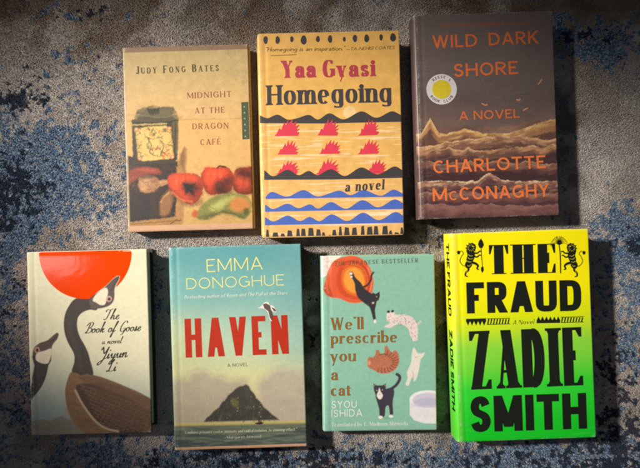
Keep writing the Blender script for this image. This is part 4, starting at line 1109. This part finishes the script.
# ------------------------------------------------------------------ the seven books
# 1
b = Book('book', 'tan paperback with red peppers and a painted tea tin on its cover', [(122, 47), (248.6, 44.3), (253.7, 228), (128, 232.5)], .019, paint_cafe, MAT_WORN, hard=False)
b.text('author_lettering', [('JUDY FONG BATES', (136, 73.8), (219, 71.2), 7.6, 'caps_s')], ink((66, 56, 36)))
RED = ink((142, 62, 48))
b.text('title_lettering', [('MIDNIGHT', (187.5, 98.6), (231.5, 97.2), 5.8, 'caps'), ('AT THE', (195.2, 113.8), (224.6, 113), 5.8, 'caps'),
       ('DRAGON', (192.8, 129.6), (228.6, 128.6), 5.8, 'caps'), ('CAF\u00c9', (200.7, 145.4), (221, 144.6), 5.8, 'caps')], RED)
b.shapes('publisher_tab', [[(241.4, 102.6), (248.4, 102.3), (249.6, 139.4), (242.5, 139.8)]], ink((72, 84, 62)))
b.shapes('tab_marks', [[(244.4 + .2 * i - 1, 107 + i * 5.9 + .9), (244.4 + .2 * i, 107 + i * 5.9 - 1), (244.4 + .2 * i + 1.1, 107 + i * 5.9 + .9)] for i in range(6)], ink((158, 160, 124)), off=.00022)

# 2
b = Book('book', 'ochre hardcover with pink flames, black hills and blue waves on its cover', [(256.3, 33.6), (399.5, 30.3), (404.2, 235), (262.6, 237.8)], .026, paint_home, MAT_WORN, case=(206, 156, 40), corner=.003)
DK = ink((62, 58, 60), .6)
dots = [(60, 60, 9, 16), (108, 60, 9, 16), (165, 57, 7, 12), (213, 60, 12, 19), (270, 56, 8, 13), (319, 56, 9, 16), (376, 57, 6, 10), (419, 54, 9, 15), (466, 54, 10, 16), (524, 50, 7, 13), (572, 50, 12, 17)]
b.shapes('dot_row', [[(250 + (x + rx * math.cos(a) * (1 + .08 * math.sin(3 * a + x))) / 4, 25 + (y + ry * math.sin(a)) / 4) for a in np.linspace(0, 6.283, 17)[:-1]] for x, y, rx, ry in dots], DK)
b.text('quotation_lettering', [('"Homegoing is an inspiration."', (264.6, 51.6), (344, 50.6), 4.4, 'scrawl'), ('\u2014TA-NEHISI COATES', (346, 50.8), (394.5, 49.3), 3.2, 'scrawl')], ink((84, 62, 36)))
b.shapes('quotation_underline', [[(270, 55.4), (296, 54.6), (296, 55.1), (270, 55.9)]], ink((84, 62, 36)))
b.text('author_lettering', [('Yaa', (281.5, 78.4), (315.5, 77.6), 17.5, 'frak'), ('Gyasi', (322.5, 77.8), (375.2, 76.6), 17.5, 'frak')], ink((176, 62, 76)))
b.text('title_lettering', [('Homegoing', (267, 105.6), (391.5, 102.8), 20, 'home')], DK)
Q = (250, 25); O = (250, 125)
b.band('dark_hills', [c4(*Q, [(38, 362), (70, 374), (110, 360), (150, 380), (190, 374), (235, 361), (272, 380), (318, 355), (375, 380), (445, 348), (505, 374), (565, 348), (603, 362)]),
                      c4(*O, [(58, 182), (95, 206), (150, 180), (195, 202), (235, 185), (272, 202), (325, 178), (380, 206), (445, 172), (510, 200), (575, 169), (610, 184)])],
       [c4(*Q, [(38, 394), (300, 396), (603, 390)]), c4(*O, [(58, 220), (330, 220), (610, 214)])], DK, off=.00014)
BL = ink((74, 104, 186), .55)
b.band('blue_waves', [c4(*O, [(64, 288), (90, 268), (150, 287), (215, 261), (272, 287), (355, 264), (402, 282), (455, 262), (522, 285), (572, 261), (610, 276)]),
                      c4(*O, [(62, 318), (95, 336), (150, 315), (195, 333), (240, 318), (275, 335), (325, 309), (385, 336), (450, 302), (512, 331), (575, 300), (610, 314)]),
                      c4(*O, [(62, 368), (98, 385), (152, 362), (200, 384), (240, 368), (280, 385), (328, 358), (390, 385), (452, 352), (515, 382), (578, 350), (612, 364)])],
       [c4(*O, [(62, 296), (610, 289)]), c4(*O, [(62, 347), (610, 338)]), c4(*O, [(62, 400), (612, 393)])], BL)
fl = []
def flame(x0, x1, yb, h):
    w = x1 - x0; P = [(x0, yb), (x0 + .10 * w, yb - .12 * h), (x0 + .18 * w, yb - .42 * h), (x0 + .25 * w, yb - .34 * h), (x0 + .36 * w, yb - .82 * h), (x0 + .41 * w, yb - .6 * h), (x0 + .53 * w, yb - 1.02 * h), (x0 + .55 * w, yb - .68 * h),
             (x0 + .70 * w, yb - 1.0 * h), (x0 + .67 * w, yb - .64 * h), (x0 + .87 * w, yb - .88 * h), (x0 + .79 * w, yb - .54 * h), (x0 + .98 * w, yb - .66 * h), (x0 + .84 * w, yb - .40 * h), (x0 + 1.0 * w, yb - .42 * h), (x0 + .86 * w, yb - .24 * h), (x0 + .98 * w, yb - .2 * h), (x0 + .88 * w, yb)]
    return [(a + random.uniform(-2.5, 2.5), b_ + random.uniform(-2, 2)) for a, b_ in P]
for x0, x1, yb, h in ((98, 200, 44, 66), (268, 356, 44, 66), (432, 516, 44, 64), (108, 196, 121, 58), (273, 364, 119, 58), (428, 520, 119, 58), (104, 198, 200, 58), (262, 358, 200, 66), (465, 546, 198, 58)):
    fl.append(c4(*O, flame(x0, x1, yb, h)))
for i, f_ in enumerate(fl): b.shapes('pink_flame', [f_], ink((214, 58, 80), .55), off=.00026 if i < 3 else .00006)
b.text('subtitle_lettering', [('a novel', (344.8, 192.2), (384, 190), 10.2, 'nov')], DK)
bars = []
x = 66
for wd_, hh in ((12, 30), (24, 16), (18, 12), (22, 24), (16, 30), (20, 30), (24, 32), (20, 26), (14, 14), (10, 4), (18, 22), (14, 34), (22, 32), (22, 28), (16, 34), (24, 30), (20, 34), (24, 32), (14, 14), (20, 8), (14, 26)):
    if x > 600: break
    yb = 446 - (x - 60) * .016
    tp = random.uniform(-3, 3); nb = 4
    for j in range(nb):
        f0, f1 = j / nb, (j + 1) / nb
        bars.append(c4(*O, [(x + 3 * f0, yb - hh * f0), (x + 3 * f1, yb - hh * f1), (x + wd_ - 4 * f1, yb - (hh + tp) * f1), (x + wd_ - 4 * f0, yb - (hh + tp) * f0)]))
    x += wd_ + random.choice([3, 8, 8, 14])
b.shapes('bar_row', bars, DK)

# 3
b = Book('book', 'dark brown hardcover with orange lettering, stormy sea and round white seal', [(413.6, 15.2), (552.3, 10.6), (559.6, 214.6), (419.4, 219.6)], .028, paint_storm, MAT_SATIN, case=(60, 48, 46))
OR = ink((222, 112, 58), .5)
b.text('bestseller_line', [('NEW YORK TIMES BESTSELLER', (440, 27), (529.5, 24.4), 3.0, 'sans_b')], ink((176, 94, 56)))
b.text('title_lettering', [('WILD', (432.8, 47.9), (477.5, 46.2), 12.6, 'sans_b'), ('DARK', (489, 45.2), (538.6, 43), 12.6, 'sans_b'), ('SHORE', (454.4, 76.6), (518.2, 73.4), 13, 'sans_b')], OR)
b.text('subtitle_lettering', [('A NOVEL', (459.4, 119.8), (520, 117), 8.8, 'sans_b')], ink((206, 108, 60)))
b.text('author_lettering', [('CHARLOTTE', (433.4, 173.2), (546, 167.4), 12.8, 'sans_b'), ('M', (432.6, 201.2), (447, 200.6), 13, 'sans_b'), ('C', (449.2, 200.3), (457.4, 200), 9.2, 'sans_b'), ('CONAGHY', (459.6, 200), (549.4, 196.2), 13, 'sans_b')], ink((226, 118, 62), .5))
cx, cy = 441.7, 88.8
circ = lambda r, n=40, cx=cx, cy=cy: [(cx + r * math.cos(a), cy + r * math.sin(a)) for a in np.linspace(0, 2 * math.pi, n + 1)[:-1]]
seal = b.shapes('round_seal', [circ(15.2)], ink((214, 206, 206), .5), label='round white book club seal with a yellow centre')
b.shapes('seal_centre', [circ(9.4)], ink((212, 190, 44), .5), off=.00024)
VV = []; FF = []
for word, a_mid, rr, up_ in (("REESE'S", -90, 11.0, 1), ('BOOK CLUB', 90, 13.6, -1)):
    n = len(word); stp = 13.5
    for i, ch in enumerate(word):
        if ch == ' ': continue
        a = math.radians(a_mid + up_ * (i - (n - 1) / 2) * stp)
        pl, w_ = glyph(ch, 2.7, .95, ST['sans_b'])
        v, f = union(pl)
        rad = np.array([math.cos(a), math.sin(a)]); tan = np.array([-rad[1], rad[0]]) * up_
        up2 = rad * up_
        q = np.array([cx, cy]) + rad * rr + (v[:, :1] - w_ / 2) * tan + v[:, 1:] * up2
        FF += [tuple(k + len(VV) for k in ff) for ff in f]; VV += list(q)
b.sheet('seal_lettering', VV, FF, ink((60, 56, 54)), .00024)

# 4
b = Book('book', 'cream hardcover with two brown geese and a large orange sun', [(26.4, 251.8), (146.4, 249.4), (152.2, 432), (30.6, 435.8)], .025, paint_goose, MAT_MATTE, case=(52, 44, 40))
m_sun, nt, bs = nt_new('glossy_orange_print')
rgb = nt.nodes.new('ShaderNodeRGB'); rgb.outputs[0].default_value = (*lin((232, 66, 0)), 1)
tc = mottled(nt, rgb.outputs[0], bs, 60, .03)
bs.inputs['Roughness'].default_value = .11; bs.inputs['Specular IOR Level'].default_value = .45
nn = N(nt, 'ShaderNodeTexNoise', Scale=48.0, Detail=3.0, Distortion=.6); nt.links.new(tc.outputs['Object'], nn.inputs['Vector'])
bp = N(nt, 'ShaderNodeBump', Strength=.12, Distance=.0010); nt.links.new(nn.outputs['Fac'], bp.inputs['Height']); nt.links.new(bp.outputs[0], bs.inputs['Normal'])
# disc clipped by the jacket's top edge and by the goose's beak
VV = []; FF = []
scx, scy, sr = 85.4, 252.5, 46.0
nA, nR = 60, 14
e0, e1 = np.array([26.4, 252.3]), np.array([146.4, 249.9])
for i in range(nA + 1):
    a = math.pi * i / nA
    top = scx + sr * math.cos(a); 
    p1 = np.array([scx + sr * math.cos(a), scy + sr * math.sin(a)])
    p0 = np.array([p1[0], e0[1] + (p1[0] - e0[0]) / (e1[0] - e0[0]) * (e1[1] - e0[1])])
    for k in range(nR + 1): VV.append(p0 + (p1 - p0) * k / nR)
for i in range(nA):
    for k in range(nR):
        j = i * (nR + 1) + k; FF.append((j, j + 1, j + nR + 2, j + nR + 1))
head = np.array(c4(10, 240, [(310, 240), (350, 206), (385, 180), (412, 153), (430, 141), (440, 144), (436, 162), (426, 178), (420, 200), (420, 240)]))
def inpoly(p, P):
    r = False
    for i in range(len(P)):
        (x0, y0), (x1, y1) = P[i], P[(i + 1) % len(P)]
        if (y0 > p[1]) != (y1 > p[1]) and p[0] < x0 + (p[1] - y0) * (x1 - x0) / (y1 - y0): r = not r
    return r
FF = [f for f in FF if abs(VV[f[0]][1] - VV[f[1]][1]) > 1e-6 or True]
# cut the head out of the disc with a constrained triangulation
ring = [VV[i * (nR + 1) + nR] for i in range(nA + 1)]
topl = [VV[i * (nR + 1)] for i in range(nA, -1, -6)]
outer = [np.array(p) for p in ring] + [np.array(p) for p in topl[1:-1]]
vs = [Vector((float(p[0]), float(p[1]))) for p in outer]; no_ = len(vs)
vs += [Vector((float(p[0]), float(p[1]))) for p in head]
inner = []
for gx_ in np.arange(42, 130, 3.0):
    for gy_ in np.arange(253, 297, 3.0):
        if (gx_ - scx) ** 2 + (gy_ - scy) ** 2 < (sr - 1.5) ** 2: inner.append(Vector((float(gx_), float(gy_))))
ed = [(i, (i + 1) % no_) for i in range(no_)] + [(no_ + i, no_ + (i + 1) % len(head)) for i in range(len(head))]
r_ = delaunay_2d_cdt(vs + inner, ed, [], 0, 1e-5)
v2 = np.array([(v[0], v[1]) for v in r_[0]])
FF = []
for f in r_[2]:
    cc_ = v2[list(f)].mean(0)
    yt = e0[1] + (cc_[0] - e0[0]) / (e1[0] - e0[0]) * (e1[1] - e0[1])
    if (cc_[0] - scx) ** 2 + (cc_[1] - scy) ** 2 < sr * sr and cc_[1] > yt and not inpoly(cc_, head): FF.append(tuple(f))
so = b.sheet('orange_sun', v2, FF, m_sun, .0001)
for p in so.data.polygons: p.use_smooth = True
BR = ink((62, 58, 50), .6)
b.text('title_lettering', [('The', (103.5, 319.6), (119, 318.8), 10.5, 'hand'), ('Book of Goose', (85, 332.8), (140.5, 330.4), 10.5, 'hand')], BR)
b.text('subtitle_lettering', [('a novel', (101.5, 343.8), (122, 342.6), 6.6, 'hand')], BR)
b.text('author_lettering', [('Yiyun', (99, 359), (127.5, 356.6), 12, 'hand'), ('Li', (106.5, 371.4), (116.5, 370.6), 11.5, 'hand')], BR)

# 5
b = Book('book', 'teal hardcover with tall red title lettering above a dark island', [(167.6, 247.8), (301.2, 243.8), (306.4, 446.4), (175, 450.4)], .026, paint_haven, MAT_SATIN, case=(196, 150, 120))
b.text('author_lettering', [('EMMA', (206.8, 272.6), (263, 269.8), 13, 'sans_l'), ('DONOGHUE', (186.4, 289.8), (284.6, 285.8), 11, 'sans_l')], ink((226, 220, 138)))
b.text('credit_line', [('Bestselling author of Room and The Pull of the Stars', (184.2, 299.4), (287.5, 295), 3.5, 'ital')], ink((214, 222, 208)))
b.text('title_lettering', [('HAVEN', (185.8, 358.6), (289, 354.6), 39, 'cond')], ink((178, 40, 6), .6))
b.text('subtitle_lettering', [('A NOVEL', (227.6, 367.8), (248, 366.8), 3.2, 'sans')], ink((96, 88, 60)))
b.text('quotation_lettering', [('"Combines pressure-cooker intensity and radical isolation, to stunning effect."', (184.2, 434.2), (296, 431), 2.9, 'ital'), ('\u2014Margaret Atwood', (224, 439), (261, 437.6), 2.7, 'serif_t')], ink((206, 206, 180)))
b.shapes('flying_bird', [c4(160, 237, [(392, 288), (404, 280), (420, 264), (434, 264), (440, 274), (455, 280), (468, 300), (455, 302), (444, 296), (450, 320), (447, 340), (438, 330), (432, 306), (420, 292), (404, 288)])], ink((226, 218, 208)), off=.00022, smooth=True)
b.shapes('bird_wing', [c4(160, 237, [(412, 272), (425, 268), (440, 276), (444, 292), (452, 316), (448, 338), (440, 326), (434, 300), (418, 288)]), c4(160, 237, [(446, 284), (458, 288), (467, 299), (456, 300)])], ink((96, 78, 74)), off=.00034)

# 6
b = Book('book', 'small mint green hardcover with five cats and gold lettering', [(320.4, 255.2), (434, 255.4), (437.8, 430), (324.6, 431.4)], .022, paint_cats, MAT_SATIN, case=(178, 180, 60))
b.text('bestseller_line', [('THE JAPANESE BESTSELLER', (334, 264.9), (417.6, 263), 4.3, 'caps')], ink((76, 84, 62)))
sh = ink((94, 62, 28), .5)
g_lines = [("We'll", (331.2, 329.8), (363.4, 329), 12.4, 'gold'), ('prescribe', (331.4, 343.6), (397.2, 342.6), 12.4, 'gold'), ('you', (331, 361.4), (356, 361), 12.4, 'gold'), ('a', (331.8, 380), (338.2, 379.8), 12.4, 'gold'), ('cat', (331.8, 395.8), (351.6, 395.4), 12.4, 'gold')]
b.text('title_outline', [(t_, (p[0] - .3, p[1] + .1), (q[0] - .3, q[1] + .1), h_, s_) for t_, p, q, h_, s_ in g_lines], sh, off=.00008)
b.text('title_lettering', g_lines, ink((158, 108, 50), .38, .2), off=.00022)
WH = ink((228, 232, 218))
b.text('author_lettering', [('SYOU', (332.6, 408.2), (357.6, 407.6), 7.2, 'sans'), ('ISHIDA', (332.4, 416.9), (363.2, 416.2), 7.2, 'sans')], WH)
b.text('translator_line', [('Translated by E. Madison Shimoda', (332.6, 426.4), (409, 425.2), 3.7, 'serif_t')], WH)

# 7
b = Book('book', 'thick yellow to green hardcover with heavy black lettering and two lions', [(450.4, 234.0), (588.2, 228.4), (596.4, 437.2), (457.8, 442.4)], .033, paint_neon, MAT_NEON, case=(20, 90, 40))
K = ink((16, 24, 12), .6)
b.text('title_lettering', [('THE', (489.5, 274.2), (555.6, 272.6), 29.2, 'fat'), ('FRAUD', (467, 313.4), (581.6, 310.4), 31, 'block')], K)
b.text('subtitle_lettering', [('A Novel', (512.4, 324.6), (533.6, 323.4), 4.6, 'ital')], ink((50, 66, 12)))
b.text('author_lettering', [('ZADIE', (471, 389.6), (583.4, 385), 58.5, 'wedge'), ('SMITH', (470.6, 432.4), (587.2, 428.6), 36, 'smith')], K)
orn = []
def orow(x0, x1, y0, y1, kind, yl=0):
    P = []
    sl_ = (y1 - y0)
    if kind == 'tri':      # solid bar with downward teeth
        P.append([(x0, y0 + .1), (x1, y0 - .6), (x1, y0 + 2.2), (x0, y0 + 2.8)])
        n = int((x1 - x0) / 3.4)
        for i in range(n):
            a = x0 + (x1 - x0) * i / n; w_ = (x1 - x0) / n
            P.append([(a, y0 + 2.4), (a + w_, y0 + 2.2), (a + w_ / 2, y1)])
    elif kind == 'triu':
        P.append([(x0, y1 - 2.6), (x1, y1 - 3.2), (x1, y1), (x0, y1 + .4)])
        n = int((x1 - x0) / 3.4)
        for i in range(n):
            a = x0 + (x1 - x0) * i / n; w_ = (x1 - x0) / n
            P.append([(a, y1 - 2.4), (a + w_ / 2, y0 - .4), (a + w_, y1 - 2.6)])
    else:                  # chevrons between rules
        P.append([(x0, y0 + .2), (x1, y0 - .4), (x1, y0 + .3), (x0, y0 + .9)]); P.append([(x0, y1 - .5), (x1, y1 - 1.1), (x1, y1 - .4), (x0, y1 + .2)])
        n = int((x1 - x0) / 2.7)
        for i in range(n):
            a = x0 + (x1 - x0) * i / n
            P.append([(a, y1 - .6), (a + 1.3, y1 - .6), (a + 2.4, y0 + .8), (a + 1.0, y0 + .8)])
    return P
b.shapes('ornament_row', orow(466, 486, 318.6, 325.4, 'tri') + orow(487, 510, 318, 324.4, 'chev'), K)
b.shapes('ornament_row', orow(536.4, 560, 316.4, 322.6, 'triu') + orow(560.8, 583.6, 316.4, 322.4, 'chev'), K)
def strokes_to_polys(P, w0, w1=None):
    q = catmull(P, False, 5) if len(P) > 2 else np.array(P, float)
    return ribbon(q, np.linspace(w0, w1 if w1 is not None else w0, len(q)) / 2)
def lion(fx, shift):
    """rearing lion; fx mirrors"""
    f = lambda pts: [((x if not fx else 2 * 122 - x) + shift, y) for x, y in pts]
    P = []
    P.append(f([(112, 90), (124, 84), (136, 88), (142, 98), (140, 110), (133, 120), (120, 124), (108, 118), (104, 104)]))   # maned head
    P.append(f([(104, 112), (120, 120), (134, 118), (138, 134), (132, 152), (124, 166), (112, 168), (104, 150), (108, 132)]))  # chest, waist
    P.append(f([(104, 158), (122, 154), (128, 168), (118, 184), (104, 184), (98, 172)]))  # haunch
    segs = [([(134, 124), (148, 124), (158, 116), (164, 120)], 7, 4), ([(132, 136), (146, 140), (156, 132), (162, 134)], 7, 4),
            ([(118, 164), (136, 164), (150, 174), (146, 186), (154, 190)], 12, 4), ([(106, 176), (112, 190), (102, 202), (100, 214), (110, 218)], 11, 4),
            ([(100, 176), (88, 172), (78, 156), (84, 138), (92, 126), (84, 116), (74, 122)], 3, 2.5)]
    R = [catmull(p, True, 4) for p in P]
    for pts, a_, b_ in segs: R += [np.array(q) for q in strokes_to_polys(f(pts), a_, b_)]
    R.append(np.array(f([(66, 118), (74, 114), (80, 120), (76, 130), (68, 128)])))
    for a in np.linspace(.6, 5.6, 9):   # mane tufts
        cx_, cy_ = 122, 104; d_ = np.array([math.cos(a), math.sin(a)]); n_ = np.array([-d_[1], d_[0]])
        R.append(np.array(f([tuple(np.array([cx_, cy_]) + d_ * 15 - n_ * 4), tuple(np.array([cx_, cy_]) + d_ * 15 + n_ * 4), tuple(np.array([cx_, cy_]) + d_ * 24)])))
    return [[(440 + x / 4, 222 + y / 4) for x, y in r] for r in R]
def lion_lines(fx, shift):
    f = lambda pts: [(440 + ((x if not fx else 244 - x) + shift) / 4, 222 + y / 4) for x, y in pts]
    out = []
    for a_ in np.linspace(.3, 5.9, 11):
        d_ = np.array([math.cos(a_), math.sin(a_)])
        out += strokes_to_polys(f([tuple(np.array([122, 103]) + d_ * 9), tuple(np.array([122, 103]) + d_ * 15)]), .42, .2)
    for p in ([(112, 130), (120, 136), (130, 134)], [(110, 142), (118, 148), (130, 146)], [(108, 156), (116, 160), (124, 158)], [(126, 98), (132, 98), (134, 101)], [(108, 174), (116, 176), (120, 170)], [(124, 168), (136, 170), (144, 176)], [(108, 186), (106, 196), (103, 204)]):
        out += strokes_to_polys(f(p), .5, .3)
    return out
b.shapes('lion_markings', lion_lines(False, 2), ink((226, 214, 20), .55), off=.00022)
b.shapes('lion_markings', lion_lines(True, 404), ink((226, 214, 20), .55), off=.00022)
L1 = lion(False, 2)
L1 += [c4(440, 222, [tuple(p) for p in q]) for q in strokes_to_polys([(164, 88), (166, 130), (170, 180), (169, 202)], 3, 3)]
L1 += [c4(440, 222, [(152, 90), (156, 76), (164, 66), (172, 78), (176, 92), (170, 104), (158, 104)]), c4(440, 222, [(164, 180), (174, 178), (175, 194), (169, 204), (164, 194)])]
b.shapes('lion_emblem', L1, K, label='rearing lion at the left of the title holding a leaf-shaped staff')
L2 = lion(True, 404)
L2 += [c4(440, 222, [tuple(p) for p in q]) for q in strokes_to_polys([(476, 90), (480, 130), (482, 204)], 4, 5)]
for a in np.linspace(math.radians(178), math.radians(362), 11):
    tip = (476 + 38 * math.cos(a), 90 + 34 * math.sin(a) * .9 + 6)
    mid = (476 + 22 * math.cos(a), 82 + 26 * math.sin(a))
    L2 += [c4(440, 222, [tuple(p) for p in q]) for q in strokes_to_polys([(476, 90), mid, tip], 3.4, .8)]
b.shapes('lion_emblem', L2, K, label='rearing lion at the right of the title beside a palm tree')
# spine lettering, reading down the spine
def spine_x(v): return 450.2 + 7.4 * v
def sp_pt(mm, v):
    """point on the spine: mm round from the front edge, v 0 top .. 1 bottom"""
    h_ = b.h; x_, y_ = happly(b.Hfwd, np.array(-mm / 1000.0), np.array(h_ * (1 - v))); return (float(x_), float(y_))
b.text('spine_lettering', [('THE FRAUD', sp_pt(12.5, .045), sp_pt(12.5, .40), 8.5, 'block'), ('ZADIE SMITH', sp_pt(12.5, .47), sp_pt(12.5, .86), 8.5, 'block')], K, off=.00025)
